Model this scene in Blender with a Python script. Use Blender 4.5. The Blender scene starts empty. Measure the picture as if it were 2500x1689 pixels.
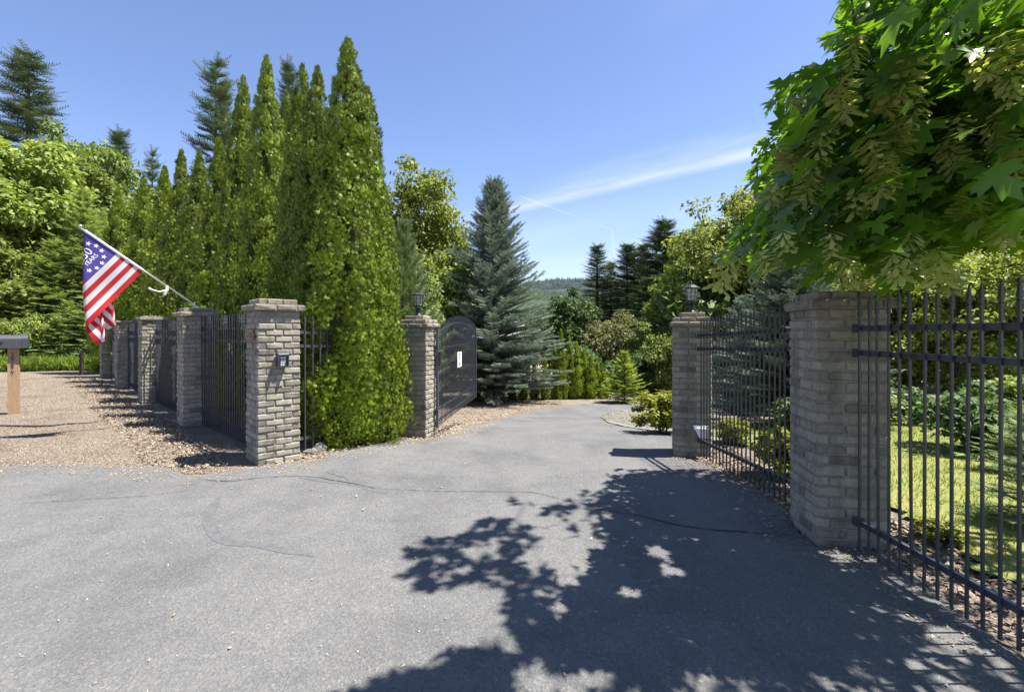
import bpy, bmesh, math, random
import numpy as np
from mathutils import Vector, Matrix
from mathutils.geometry import delaunay_2d_cdt

rng = np.random.default_rng(11)
random.seed(11)
sc = bpy.context.scene
R = math.radians
# ------------------------------------------------------------------ camera
F, CX, HY, EYE = 1200.0, 1250.0, 812.0, 1.52
cam_d = bpy.data.cameras.new('camera')
cam_d.sensor_width = 36.0
cam_d.lens = 36.0 * F / 2500.0
cam_d.shift_y = -(844.5 - HY) / 2500.0
cam_d.clip_start = 0.05
cam_d.clip_end = 12000
cam = bpy.data.objects.new('camera', cam_d)
sc.collection.objects.link(cam)
cam.location = (0, 0, EYE)
cam.rotation_euler = (R(90), 0, 0)
sc.camera = cam
# ------------------------------------------------------------------ world
SUN_EL, SUN_AZ = 65.5, 89.0          # azimuth measured from +Y towards +X
world = bpy.data.worlds.new('World')
sc.world = world
world.use_nodes = True
nt = world.node_tree
for n in list(nt.nodes):
    nt.nodes.remove(n)
def N(nt, t, **kw):
    n = nt.nodes.new(t)
    for k, v in kw.items():
        setattr(n, k, v)
    return n
def math_n(nt, op, a, b=None, c=None, clamp=False):
    n = nt.nodes.new('ShaderNodeMath'); n.operation = op; n.use_clamp = clamp
    for i, v in enumerate((a, b, c)):
        if v is None: continue
        if isinstance(v, (int, float)): n.inputs[i].default_value = v
        else: nt.links.new(v, n.inputs[i])
    return n.outputs[0]
wo = N(nt, 'ShaderNodeOutputWorld'); bg = N(nt, 'ShaderNodeBackground')
sky = N(nt, 'ShaderNodeTexSky'); sky.sky_type = 'NISHITA'; sky.sun_disc = False
sky.sun_elevation = R(SUN_EL); sky.sun_rotation = R(SUN_AZ)
sky.altitude = 200; sky.air_density = 1.0; sky.dust_density = 0.15; sky.ozone_density = 3.0
bg.inputs[1].default_value = 0.079
tint = N(nt, 'ShaderNodeMix', data_type='RGBA', blend_type='MULTIPLY'); tint.inputs[0].default_value = 1
nt.links.new(sky.outputs[0], tint.inputs[6]); tint.inputs[7].default_value = (0.98, 0.91, 1.0, 1)
tc = N(nt, 'ShaderNodeTexCoord'); sx = N(nt, 'ShaderNodeSeparateXYZ')
nt.links.new(tc.outputs['Generated'], sx.inputs[0])
yy = math_n(nt, 'MAXIMUM', sx.outputs[1], 0.02)
cu = math_n(nt, 'DIVIDE', sx.outputs[0], yy); cv = math_n(nt, 'DIVIDE', sx.outputs[2], yy)
front = math_n(nt, 'GREATER_THAN', sx.outputs[1], 0.05)
def smooth(v, a, b):
    n = nt.nodes.new('ShaderNodeMapRange'); n.interpolation_type = 'SMOOTHSTEP'
    nt.links.new(v, n.inputs[0]); n.inputs[1].default_value = a; n.inputs[2].default_value = b
    return n.outputs[0]
def streak(slope, off, wid, u0, u1, strength, nscale=(3, 30), seed=0.0, ramp=0.2):
    d = math_n(nt, 'SUBTRACT', cv, math_n(nt, 'MULTIPLY_ADD', cu, slope, off))
    cmb = N(nt, 'ShaderNodeCombineXYZ'); nt.links.new(cu, cmb.inputs[0]); nt.links.new(d, cmb.inputs[1]); cmb.inputs[2].default_value = seed
    mp = N(nt, 'ShaderNodeMapping'); mp.inputs['Scale'].default_value = (nscale[0], nscale[1], 1); nt.links.new(cmb.outputs[0], mp.inputs[0])
    nz = N(nt, 'ShaderNodeTexNoise'); nz.inputs['Scale'].default_value = 1; nz.inputs['Detail'].default_value = 5
    nt.links.new(mp.outputs[0], nz.inputs[0])
    core = smooth(math_n(nt, 'ABSOLUTE', d), wid, 0.0)
    s = math_n(nt, 'MULTIPLY', core, smooth(nz.outputs[0], 0.25, 0.7))
    s = math_n(nt, 'MULTIPLY', s, math_n(nt, 'MULTIPLY', smooth(cu, u0, u0 + ramp), smooth(cu, u1, u1 - ramp)))
    return math_n(nt, 'MULTIPLY', s, strength)
tot = streak(0.225, 0.256, 0.022, -0.17, 0.95, 0.95)
for args in ((0.25, 0.272, 0.04, -0.02, 1.2, 0.4, (3, 22), 3.0), (0.21, 0.16, 0.10, -0.25, 1.2, 0.42, (1.6, 9), 7.0),
             (0.2, 0.085, 0.09, -0.3, 1.0, 0.38, (1.5, 9), 11.0), (0.42, 0.60, 0.16, 0.2, 1.6, 0.16, (1.4, 5), 15.0)):
    tot = math_n(nt, 'ADD', tot, streak(*args))
for args in ((-0.36, 0.283, 0.0035, 0.01, 0.206, 0.45, (9, 5), 1.0, 0.01), (-0.012, 0.142, 0.003, -0.06, 0.25, 0.5, (9, 5), 2.0, 0.06)):
    tot = math_n(nt, 'ADD', tot, streak(*args))
# short steep contrail: u as a function of v
d = math_n(nt, 'SUBTRACT', cu, math_n(nt, 'MULTIPLY_ADD', cv, -0.1, 0.2245))
ct = math_n(nt, 'MULTIPLY', smooth(math_n(nt, 'ABSOLUTE', d), 0.0036, 0.0), math_n(nt, 'MULTIPLY', smooth(cv, 0.12, 0.17), smooth(cv, 0.216, 0.205)))
tot = math_n(nt, 'ADD', tot, math_n(nt, 'MULTIPLY', ct, 0.5))
tot = math_n(nt, 'MULTIPLY', tot, front, clamp=True)
cl = N(nt, 'ShaderNodeMix', data_type='RGBA')
nt.links.new(tot, cl.inputs[0]); nt.links.new(tint.outputs[2], cl.inputs[6]); cl.inputs[7].default_value = (3.6, 4.2, 5.2, 1)
nt.links.new(cl.outputs[2], bg.inputs[0]); nt.links.new(bg.outputs[0], wo.inputs[0])
# ------------------------------------------------------------------ sun
SUN = Vector((math.sin(R(SUN_AZ)) * math.cos(R(SUN_EL)), math.cos(R(SUN_AZ)) * math.cos(R(SUN_EL)), math.sin(R(SUN_EL))))
sun_d = bpy.data.lights.new('sun', 'SUN'); sun_d.energy = 5.0; sun_d.angle = R(0.53); sun_d.color = (1.0, 0.955, 0.88)
sun = bpy.data.objects.new('sun', sun_d); sc.collection.objects.link(sun)
sun.rotation_euler = (-SUN).to_track_quat('-Z', 'Y').to_euler(); sun.location = (20, 0, 40)
vs = sc.view_settings
vs.view_transform = 'Standard'; vs.look = 'None'; vs.gamma = 1; vs.use_curve_mapping = False
vs.exposure = 1.5
sc.render.engine = 'CYCLES'
sc.cycles.use_denoising = True; sc.cycles.denoiser = 'OPENIMAGEDENOISE'; sc.cycles.denoising_prefilter = 'NONE'; sc.cycles.use_adaptive_sampling = False
sc.cycles.max_bounces = 8; sc.cycles.diffuse_bounces = 3; sc.cycles.transmission_bounces = 6; sc.cycles.transparent_max_bounces = 6
sc.cycles.sample_clamp_indirect = 6
# ------------------------------------------------------------------ helpers
C = sc.collection
def sstep(t):
    t = np.clip(t, 0, 1); return t * t * (3 - 2 * t)
def Sdrop(y):
    return np.interp(y, [-50, 4.8, 6.5, 7.6, 10, 13, 16, 20, 25, 60, 150, 9000], [0, 0, .1, .13, .40, .80, 1.13, 1.33, 1.45, 3.6, 8, 8])
def Hn(x, y):
    x = np.asarray(x, float); y = np.asarray(y, float)
    w = sstep((x + y - 3.8) / 3.5)
    z = -Sdrop(y) * w
    z = z + np.clip((y - 19.8) * 0.10, 0, 5) * (1 - sstep((x + y - 1.0) / 6)) * sstep((-x - 6) / 6)
    return z
def Hf(x, y): return float(Hn(x, y))
def at(px, py, Y): return Vector(((px - CX) / F * Y, Y, EYE - (py - HY) / F * Y))
def ground_at(px, py):
    Ys = np.linspace(1.0, 40, 4000)
    X = (px - CX) / F * Ys
    dz = EYE - (py - HY) / F * Ys - Hn(X, Ys)
    i = int(np.argmax(dz < 0))
    return (float(X[i]), float(Ys[i]))
def in_poly(x, y, poly):
    x = np.asarray(x); y = np.asarray(y); ins = np.zeros(x.shape, bool)
    p = np.asarray(poly, float); q = np.roll(p, 1, axis=0)
    for (x1, y1), (x2, y2) in zip(p, q):
        if y1 == y2: continue
        c = ((y1 > y) != (y2 > y)) & (x < (x2 - x1) * (y - y1) / (y2 - y1) + x1)
        ins ^= c
    return ins
def mesh_np(name, V, Fs, mat=None, tint=None, smooth_=False):
    """V (n,3); Fs one array (m,k) or a list of such arrays"""
    if isinstance(Fs, np.ndarray): Fs = [Fs]
    me = bpy.data.meshes.new(name)
    V = np.asarray(V, np.float32)
    loops = np.concatenate([np.asarray(f).ravel() for f in Fs]).astype(np.int32)
    tot = np.concatenate([np.full(len(f), np.asarray(f).shape[1]) for f in Fs]).astype(np.int32)
    start = np.concatenate([[0], np.cumsum(tot)[:-1]]).astype(np.int32)
    me.vertices.add(len(V)); me.vertices.foreach_set('co', V.ravel())
    me.loops.add(len(loops)); me.loops.foreach_set('vertex_index', loops)
    me.polygons.add(len(tot)); me.polygons.foreach_set('loop_start', start); me.polygons.foreach_set('loop_total', tot)
    if smooth_: me.polygons.foreach_set('use_smooth', np.ones(len(tot), bool))
    if tint is not None:
        a = me.attributes.new('tint', 'FLOAT', 'FACE'); a.data.foreach_set('value', np.asarray(tint, np.float32))
    me.update(calc_edges=True); me.validate()
    if mat: me.materials.append(mat)
    return me
def link(name, me, parent=None, loc=None, rot=None, scale=None):
    o = bpy.data.objects.new(name, me); C.objects.link(o)
    if parent: o.parent = parent
    if loc is not None: o.location = loc
    if rot is not None: o.rotation_euler = rot
    if scale is not None: o.scale = scale
    return o
def tag(o, label, cat, group=None):
    o['label'] = label; o['category'] = cat
    if group: o['group'] = group
    return o
def thing(name, label, cat, loc=(0, 0, 0), rz=0, group=None):
    o = link(name, None, None, loc, (0, 0, rz)); return tag(o, label, cat, group)
def struct(o): o['kind'] = 'structure'; return o
def stuff(o): o['kind'] = 'stuff'; return o
class MB:
    """collects shapes into one mesh"""
    def __init__(s): s.v = []; s.f = []; s.n = 0
    def add(s, V, Fs):
        V = [tuple(p) for p in V]
        s.v += V; s.f += [tuple(i + s.n for i in f) for f in Fs]; s.n += len(V); return s
    def box(s, c, d, rot=None):
        V = [Vector((x * d[0] / 2, y * d[1] / 2, z * d[2] / 2)) for x in (-1, 1) for y in (-1, 1) for z in (-1, 1)]
        if rot is not None: V = [rot @ p for p in V]
        V = [p + Vector(c) for p in V]
        return s.add(V, [(0, 1, 3, 2), (4, 6, 7, 5), (0, 4, 5, 1), (2, 3, 7, 6), (0, 2, 6, 4), (1, 5, 7, 3)])
    def bar(s, a, b, w, h=None, upv=(0, 0, 1)):
        a = Vector(a); b = Vector(b); d = (b - a).normalized(); u = Vector(upv)
        sd = d.cross(u)
        if sd.length < 1e-4: sd = d.cross(Vector((0, 1, 0)))
        sd.normalize(); u = sd.cross(d); h = h or w
        V = [p + sd * i * w / 2 + u * j * h / 2 for p in (a, b) for i, j in ((-1, -1), (1, -1), (1, 1), (-1, 1))]
        return s.add(V, [(3, 2, 1, 0), (4, 5, 6, 7), (0, 1, 5, 4), (1, 2, 6, 5), (2, 3, 7, 6), (3, 0, 4, 7)])
    def tube(s, pts, rad, n=6, cap=True):
        pts = [Vector(p) for p in pts]; m = len(pts)
        if not hasattr(rad, '__len__'): rad = [rad] * m
        V = []; ref = Vector((0.13, 0.31, 0.94)).normalized()
        for i, p in enumerate(pts):
            d = (pts[min(i + 1, m - 1)] - pts[max(i - 1, 0)])
            d = d.normalized() if d.length > 1e-9 else Vector((0, 0, 1))
            a = d.cross(ref)
            if a.length < 1e-3: a = d.cross(Vector((1, 0, 0)))
            a.normalize(); b = d.cross(a)
            V += [p + (a * math.cos(t) + b * math.sin(t)) * rad[i] for t in [2 * math.pi * k / n for k in range(n)]]
        Fs = [(i * n + k, i * n + (k + 1) % n, (i + 1) * n + (k + 1) % n, (i + 1) * n + k) for i in range(m - 1) for k in range(n)]
        if cap: Fs += [tuple(range(n))[::-1], tuple((m - 1) * n + k for k in range(n))]
        return s.add(V, Fs)
    def lathe(s, prof, n=12, c=(0, 0, 0), rot0=0):
        V = [(c[0] + r * math.cos(rot0 + 2 * math.pi * k / n), c[1] + r * math.sin(rot0 + 2 * math.pi * k / n), c[2] + z) for r, z in prof for k in range(n)]
        m = len(prof)
        Fs = [(i * n + k, i * n + (k + 1) % n, (i + 1) * n + (k + 1) % n, (i + 1) * n + k) for i in range(m - 1) for k in range(n)]
        Fs += [tuple(range(n))[::-1], tuple((m - 1) * n + k for k in range(n))]
        return s.add(V, Fs)
    def mesh(s, name, mat, smooth_=False):
        me = bpy.data.meshes.new(name); me.from_pydata(s.v, [], s.f); me.materials.append(mat)
        if smooth_: me.polygons.foreach_set('use_smooth', np.ones(len(me.polygons), bool))
        me.update(); return me
    def build(s, name, mat, parent=None, smooth_=False, **kw): return link(name, s.mesh(name, mat, smooth_), parent, **kw)
def nrm(a): return a / np.maximum(np.linalg.norm(a, axis=-1, keepdims=True), 1e-9)
def scatter(tv, tf, pos, axis, nor, size):
    """copies of a template (x side, y along axis, z normal) at pos"""
    Yv = nrm(axis); Z = nrm(nor - (nor * Yv).sum(1, keepdims=True) * Yv); X = np.cross(Yv, Z)
    size = np.broadcast_to(np.asarray(size, float), (len(pos),))
    V = pos[:, None, :] + size[:, None, None] * (tv[None, :, 0:1] * X[:, None] + tv[None, :, 1:2] * Yv[:, None] + tv[None, :, 2:3] * Z[:, None])
    k = len(tv); Fs = (np.asarray(tf)[None] + (np.arange(len(pos)) * k)[:, None, None]).reshape(-1, np.asarray(tf).shape[1])
    return V.reshape(-1, 3), Fs
def rdir(n, r=rng): return nrm(r.normal(size=(n, 3)))

# ------------------------------------------------------------------ materials
def new_mat(name):
    m = bpy.data.materials.new(name); m.use_nodes = True
    t = m.node_tree; b = t.nodes['Principled BSDF']
    return m, t, b
def ramp(t, stops):
    n = t.nodes.new('ShaderNodeValToRGB'); e = n.color_ramp.elements
    while len(e) < len(stops): e.new(0.5)
    for el, (p, c) in zip(e, stops): el.position = p; el.color = (*c, 1)
    return n
def noise(t, scale, detail=4, rough=0.6, coord=None, dim=None):
    n = t.nodes.new('ShaderNodeTexNoise'); n.inputs['Scale'].default_value = scale; n.inputs['Detail'].default_value = detail; n.inputs['Roughness'].default_value = rough
    if coord is not None: t.links.new(coord, n.inputs['Vector'])
    return n
def mixc(t, fac, a, b, mode='MIX'):
    n = t.nodes.new('ShaderNodeMix'); n.data_type = 'RGBA'; n.blend_type = mode
    for i, v in ((0, fac), (6, a), (7, b)):
        if isinstance(v, (int, float)): n.inputs[i].default_value = v
        elif isinstance(v, tuple): n.inputs[i].default_value = (*v, 1)
        else: t.links.new(v, n.inputs[i])
    return n.outputs[2]
def bump(t, b, h, strength=0.3, dist=0.01):
    n = t.nodes.new('ShaderNodeBump'); n.inputs['Strength'].default_value = strength; n.inputs['Distance'].default_value = dist
    t.links.new(h, n.inputs['Height']); t.links.new(n.outputs[0], b.inputs['Normal']); return n
def plain(name, col, rough=0.6, metal=0.0, var=0.15, nscale=30, spec=0.5, bumpy=0.0):
    m, t, b = new_mat(name)
    co = t.nodes.new('ShaderNodeTexCoord').outputs['Object']
    nz = noise(t, nscale, 5, 0.65, co)
    r = ramp(t, [(0.3, tuple(c * (1 - var) for c in col)), (0.7, tuple(min(1, c * (1 + var)) for c in col))])
    t.links.new(nz.outputs[0], r.inputs[0]); t.links.new(r.outputs[0], b.inputs['Base Color'])
    b.inputs['Roughness'].default_value = rough; b.inputs['Metallic'].default_value = metal; b.inputs['Specular IOR Level'].default_value = spec
    if bumpy: bump(t, b, nz.outputs[0], bumpy, 0.01)
    return m
def leaf_mat(name, c1, c2, trans=0.35, rough=0.55, spec=0.3, tcol=None, obj_var=0.25):
    m, t, b = new_mat(name)
    a = t.nodes.new('ShaderNodeAttribute'); a.attribute_name = 'tint'
    col = mixc(t, a.outputs['Fac'], c1, c2)
    oi = t.nodes.new('ShaderNodeObjectInfo')
    hs = t.nodes.new('ShaderNodeHueSaturation'); t.links.new(col, hs.inputs['Color'])
    mr = t.nodes.new('ShaderNodeMapRange'); t.links.new(oi.outputs['Random'], mr.inputs[0]); mr.inputs[3].default_value = 1 - obj_var; mr.inputs[4].default_value = 1 + obj_var
    t.links.new(mr.outputs[0], hs.inputs['Value']); col = hs.outputs[0]
    t.links.new(col, b.inputs['Base Color']); b.inputs['Roughness'].default_value = rough; b.inputs['Specular IOR Level'].default_value = spec
    tr = t.nodes.new('ShaderNodeBsdfTranslucent'); t.links.new(mixc(t, 1.0, col, tcol or (1.25, 1.2, 0.5), 'MULTIPLY'), tr.inputs[0])
    ms = t.nodes.new('ShaderNodeMixShader'); ms.inputs[0].default_value = trans
    t.links.new(b.outputs[0], ms.inputs[1]); t.links.new(tr.outputs[0], ms.inputs[2])
    t.links.new(ms.outputs[0], t.nodes['Material Output'].inputs[0])
    return m
M = {}
# asphalt
m, t, b = new_mat('asphalt'); M['asphalt'] = m
co = t.nodes.new('ShaderNodeTexCoord').outputs['Object']
vo = t.nodes.new('ShaderNodeTexVoronoi'); vo.inputs['Scale'].default_value = 90; t.links.new(co, vo.inputs['Vector'])
r1 = ramp(t, [(0.0, (0.100, 0.102, 0.105)), (0.42, (0.130, 0.1305, 0.131)), (0.8, (0.156, 0.155, 0.151)), (1.0, (0.22, 0.214, 0.203))])
t.links.new(vo.outputs['Color'], r1.inputs[0])
n2 = noise(t, 160, 3, 0.7, co); r2 = ramp(t, [(0.3, (0.74, 0.74, 0.745)), (0.62, (1.05, 1.05, 1.045)), (0.78, (1.16, 1.155, 1.13))]); t.links.new(n2.outputs[0], r2.inputs[0])
n3 = noise(t, 0.9, 5, 0.6, co); r3 = ramp(t, [(0.28, (0.70, 0.705, 0.725)), (0.5, (0.98, 0.98, 0.985)), (0.75, (1.10, 1.09, 1.07))]); t.links.new(n3.outputs[0], r3.inputs[0])
n4 = noise(t, 5, 6, 0.75, co); r4 = ramp(t, [(0.35, (0.9, 0.9, 0.9)), (0.6, (1.03, 1.02, 1.0))]); t.links.new(n4.outputs[0], r4.inputs[0])
c = mixc(t, 1.0, r1.outputs[0], r2.outputs[0], 'MULTIPLY'); c = mixc(t, 1.0, c, r3.outputs[0], 'MULTIPLY'); c = mixc(t, 1.0, c, r4.outputs[0], 'MULTIPLY')
mpw = t.nodes.new('ShaderNodeMapping'); mpw.inputs['Scale'].default_value = (.55, .16, 1); mpw.inputs['Rotation'].default_value = (0, 0, .18); t.links.new(co, mpw.inputs[0])
n5 = noise(t, 2.2, 5, 0.6, mpw.outputs[0]); r5 = ramp(t, [(0.34, (0.86, 0.86, 0.87)), (0.5, (1, 1, 1)), (0.68, (1.07, 1.06, 1.04))]); t.links.new(n5.outputs[0], r5.inputs[0]); c = mixc(t, 1.0, c, r5.outputs[0], 'MULTIPLY')
n6 = noise(t, 2.6, 8, 0.8, co); r6 = ramp(t, [(0.60, (0, 0, 0)), (0.74, (1, 1, 1))]); t.links.new(n6.outputs[0], r6.inputs[0])
f6 = math_n(t, 'MULTIPLY', r6.outputs[0], 0.32); c = mixc(t, f6, c, (0.115, 0.088, 0.058))
t.links.new(c, b.inputs['Base Color']); b.inputs['Roughness'].default_value = 0.85; b.inputs['Specular IOR Level'].default_value = 0.35
hh = t.nodes.new('ShaderNodeMath'); hh.operation = 'ADD'; t.links.new(vo.outputs['Distance'], hh.inputs[0]); t.links.new(n2.outputs[0], hh.inputs[1])
bump(t, b, hh.outputs[0], 0.6, 0.009)
# ground: gravel and bark litter
m, t, b = new_mat('gravel_ground'); M['ground'] = m
co = t.nodes.new('ShaderNodeTexCoord').outputs['Object']
vo = t.nodes.new('ShaderNodeTexVoronoi'); vo.inputs['Scale'].default_value = 75; t.links.new(co, vo.inputs['Vector'])
r1 = ramp(t, [(0.0, (0.135, 0.105, 0.072)), (0.35, (0.245, 0.205, 0.165)), (0.7, (0.335, 0.295, 0.25)), (1.0, (0.44, 0.385, 0.325))]); t.links.new(vo.outputs['Color'], r1.inputs[0])
n2 = noise(t, 1.1, 6, 0.7, co); r2 = ramp(t, [(0.32, (0.72, 0.62, 0.52)), (0.5, (1, 0.97, 0.93)), (0.68, (1.1, 1.08, 1.06))]); t.links.new(n2.outputs[0], r2.inputs[0])
n3 = noise(t, 70, 4, 0.7, co); r3 = ramp(t, [(0.3, (0.6, 0.58, 0.55)), (0.65, (1.12, 1.12, 1.1))]); t.links.new(n3.outputs[0], r3.inputs[0])
c = mixc(t, 1.0, r1.outputs[0], r2.outputs[0], 'MULTIPLY'); c = mixc(t, 1.0, c, r3.outputs[0], 'MULTIPLY')
t.links.new(c, b.inputs['Base Color']); b.inputs['Roughness'].default_value = 0.95; b.inputs['Specular IOR Level'].default_value = 0.2
hh = t.nodes.new('ShaderNodeMath'); hh.operation = 'ADD'; t.links.new(vo.outputs['Distance'], hh.inputs[0]); t.links.new(n3.outputs[0], hh.inputs[1])
bump(t, b, hh.outputs[0], 0.9, 0.03)
# lawn soil
m, t, b = new_mat('lawn_turf'); M['lawn'] = m
co = t.nodes.new('ShaderNodeTexCoord').outputs['Object']
n1 = noise(t, 1.6, 5, 0.6, co); n2 = noise(t, 60, 4, 0.7, co)
r1 = ramp(t, [(0.3, (0.13, 0.18, 0.035)), (0.5, (0.22, 0.24, 0.06)), (0.7, (0.30, 0.27, 0.09))]); t.links.new(n1.outputs[0], r1.inputs[0])
r2 = ramp(t, [(0.3, (0.6, 0.6, 0.6)), (0.7, (1.2, 1.2, 1.1))]); t.links.new(n2.outputs[0], r2.inputs[0])
t.links.new(mixc(t, 1.0, r1.outputs[0], r2.outputs[0], 'MULTIPLY'), b.inputs['Base Color']); b.inputs['Roughness'].default_value = 0.95
bump(t, b, n2.outputs[0], 0.8, 0.03)
# brick: colour by object
m, t, b = new_mat('grey_brick'); M['brick'] = m
oi = t.nodes.new('ShaderNodeObjectInfo'); co = t.nodes.new('ShaderNodeTexCoord').outputs['Object']
r1 = ramp(t, [(0.0, (0.15, 0.135, 0.112)), (0.08, (0.215, 0.195, 0.162)), (0.4, (0.275, 0.253, 0.208)), (0.75, (0.30, 0.277, 0.228)), (1.0, (0.335, 0.308, 0.252))]); t.links.new(oi.outputs['Random'], r1.inputs[0])
ad = t.nodes.new('ShaderNodeVectorMath'); ad.operation = 'ADD'; t.links.new(co, ad.inputs[0])
cx = t.nodes.new('ShaderNodeCombineXYZ'); ml = t.nodes.new('ShaderNodeMath'); ml.operation = 'MULTIPLY'; ml.inputs[1].default_value = 50; t.links.new(oi.outputs['Random'], ml.inputs[0])
t.links.new(ml.outputs[0], cx.inputs[0]); t.links.new(cx.outputs[0], ad.inputs[1])
n1 = noise(t, 22, 6, 0.7, ad.outputs[0]); r2 = ramp(t, [(0.25, (0.62, 0.60, 0.56)), (0.5, (1, 1, 1)), (0.75, (1.2, 1.19, 1.15))]); t.links.new(n1.outputs[0], r2.inputs[0])
n2 = noise(t, 110, 3, 0.7, ad.outputs[0]); r3 = ramp(t, [(0.25, (0.72, 0.72, 0.72)), (0.55, (1.05, 1.05, 1.05))]); t.links.new(n2.outputs[0], r3.inputs[0])
c = mixc(t, 1.0, r1.outputs[0], r2.outputs[0], 'MULTIPLY'); c = mixc(t, 0.8, c, r3.outputs[0], 'MULTIPLY')
geo = t.nodes.new('ShaderNodeNewGeometry'); mpz = t.nodes.new('ShaderNodeMapping'); mpz.inputs['Scale'].default_value = (7, 7, 1.1); t.links.new(geo.outputs['Position'], mpz.inputs[0])
n7 = noise(t, 1.0, 5, 0.65, mpz.outputs[0]); r7 = ramp(t, [(0.34, (0.66, 0.65, 0.60)), (0.52, (1, 1, 1)), (0.72, (1.08, 1.07, 1.05))]); t.links.new(n7.outputs[0], r7.inputs[0]); c = mixc(t, 1.0, c, r7.outputs[0], 'MULTIPLY')
n8 = noise(t, 9, 6, 0.75, geo.outputs['Position']); r8 = ramp(t, [(0.60, (0, 0, 0)), (0.72, (1, 1, 1))]); t.links.new(n8.outputs[0], r8.inputs[0]); c = mixc(t, math_n(t, 'MULTIPLY', r8.outputs[0], 0.35), c, (0.12, 0.115, 0.075))
t.links.new(c, b.inputs['Base Color']); b.inputs['Roughness'].default_value = 0.92; b.inputs['Specular IOR Level'].default_value = 0.25
hh = t.nodes.new('ShaderNodeMath'); hh.operation = 'ADD'; t.links.new(n1.outputs[0], hh.inputs[0]); t.links.new(n2.outputs[0], hh.inputs[1])
bump(t, b, hh.outputs[0], 0.55, 0.008)
# weathered cap brick: darker with lichen
m, t, b = new_mat('cap_brick'); M['cap'] = m
co = t.nodes.new('ShaderNodeTexCoord').outputs['Object']; oi = t.nodes.new('ShaderNodeObjectInfo')
n1 = noise(t, 14, 6, 0.75, co); r1 = ramp(t, [(0.25, (0.052, 0.044, 0.037)), (0.45, (0.200, 0.178, 0.141)), (0.6, (0.266, 0.244, 0.200)), (0.8, (0.222, 0.170, 0.096))]); t.links.new(n1.outputs[0], r1.inputs[0])
r2 = ramp(t, [(0, (0.75, 0.73, 0.7)), (1, (1.15, 1.13, 1.1))]); t.links.new(oi.outputs['Random'], r2.inputs[0])
t.links.new(mixc(t, 1.0, r1.outputs[0], r2.outputs[0], 'MULTIPLY'), b.inputs['Base Color']); b.inputs['Roughness'].default_value = 0.95
bump(t, b, n1.outputs[0], 0.5, 0.01)
M['mortar'] = plain('mortar', (0.222, 0.207, 0.174), 0.95, var=0.25, nscale=40, spec=0.2, bumpy=0.4)
M['iron'] = plain('black_iron', (0.042, 0.047, 0.058), 0.36, 0.0, var=0.35, nscale=18, spec=0.55, bumpy=0.05)
M['gate_iron'] = plain('grey_iron', (0.075, 0.08, 0.095), 0.33, 0.0, var=0.25, nscale=18, spec=0.6)
M['black'] = plain('black_metal', (0.018, 0.018, 0.02), 0.4, var=0.3, nscale=20)
M['dark_grey'] = plain('dark_grey_plastic', (0.055, 0.058, 0.066), 0.42, var=0.12, nscale=40)
M['white_key'] = plain('pale_keys', (0.62, 0.64, 0.66), 0.5, var=0.05)
M['bronze'] = plain('bronze_plate', (0.13, 0.085, 0.06), 0.5, var=0.3, nscale=60)
M['bronze_hi'] = plain('bronze_raised', (0.30, 0.21, 0.15), 0.5, var=0.2, nscale=60)
M['white'] = plain('white_paint', (0.78, 0.79, 0.80), 0.55, var=0.05)
M['print'] = plain('dark_print', (0.05, 0.05, 0.07), 0.7, var=0.1)
M['alu'] = plain('aluminium', (0.62, 0.63, 0.65), 0.35, 0.7, var=0.1)
M['cord'] = plain('white_cord', (0.62, 0.62, 0.63), 0.7, var=0.2)
M['dark_line'] = plain('plain_dark', (0.02, 0.019, 0.018), 0.6, var=0.2)
M['stake'] = plain('dark_stake', (0.03, 0.025, 0.02), 0.8, var=0.3)
M['bark'] = plain('bark', (0.081, 0.063, 0.046), 0.95, var=0.5, nscale=14, spec=0.15, bumpy=0.6)
M['bark_grey'] = plain('grey_bark', (0.074, 0.065, 0.056), 0.95, var=0.5, nscale=14, spec=0.15, bumpy=0.6)
M['rock'] = plain('grey_rock', (0.163, 0.152, 0.137), 0.95, var=0.4, nscale=12, spec=0.2, bumpy=0.6)
M['seal'] = plain('tar_seal', (0.092, 0.093, 0.096), 0.75, var=0.25, nscale=25, bumpy=0.3)
M['crack'] = plain('crack_dirt', (0.03, 0.028, 0.026), 0.95, var=0.3, nscale=25)
M['island'] = plain('pale_gravel', (0.178, 0.167, 0.144), 0.95, var=0.45, nscale=45, spec=0.2, bumpy=1.0)
M['house_wall'] = plain('pale_siding', (0.62, 0.60, 0.58), 0.8, var=0.06, nscale=6)
M['house_roof'] = plain('grey_shingle', (0.46, 0.45, 0.46), 0.9, var=0.18, nscale=12)
m, t, b = new_mat('glass_pane'); M['pane'] = m
b.inputs['Base Color'].default_value = (0.55, 0.6, 0.62, 1); b.inputs['Roughness'].default_value = 0.12; b.inputs['Alpha'].default_value = 0.55
m, t, b = new_mat('window_dark'); M['window'] = m
b.inputs['Base Color'].default_value = (0.03, 0.035, 0.04, 1); b.inputs['Roughness'].default_value = 0.08
# wood post
m, t, b = new_mat('cedar_wood'); M['wood'] = m
co = t.nodes.new('ShaderNodeTexCoord').outputs['Object']; mp = t.nodes.new('ShaderNodeMapping'); mp.inputs['Scale'].default_value = (40, 40, 2.2); t.links.new(co, mp.inputs[0])
n1 = noise(t, 1.6, 6, 0.65, mp.outputs[0]); r1 = ramp(t, [(0.3, (0.244, 0.148, 0.078)), (0.55, (0.348, 0.229, 0.133)), (0.75, (0.392, 0.274, 0.170))]); t.links.new(n1.outputs[0], r1.inputs[0])
t.links.new(r1.outputs[0], b.inputs['Base Color']); b.inputs['Roughness'].default_value = 0.8; bump(t, b, n1.outputs[0], 0.3, 0.004)
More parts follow.
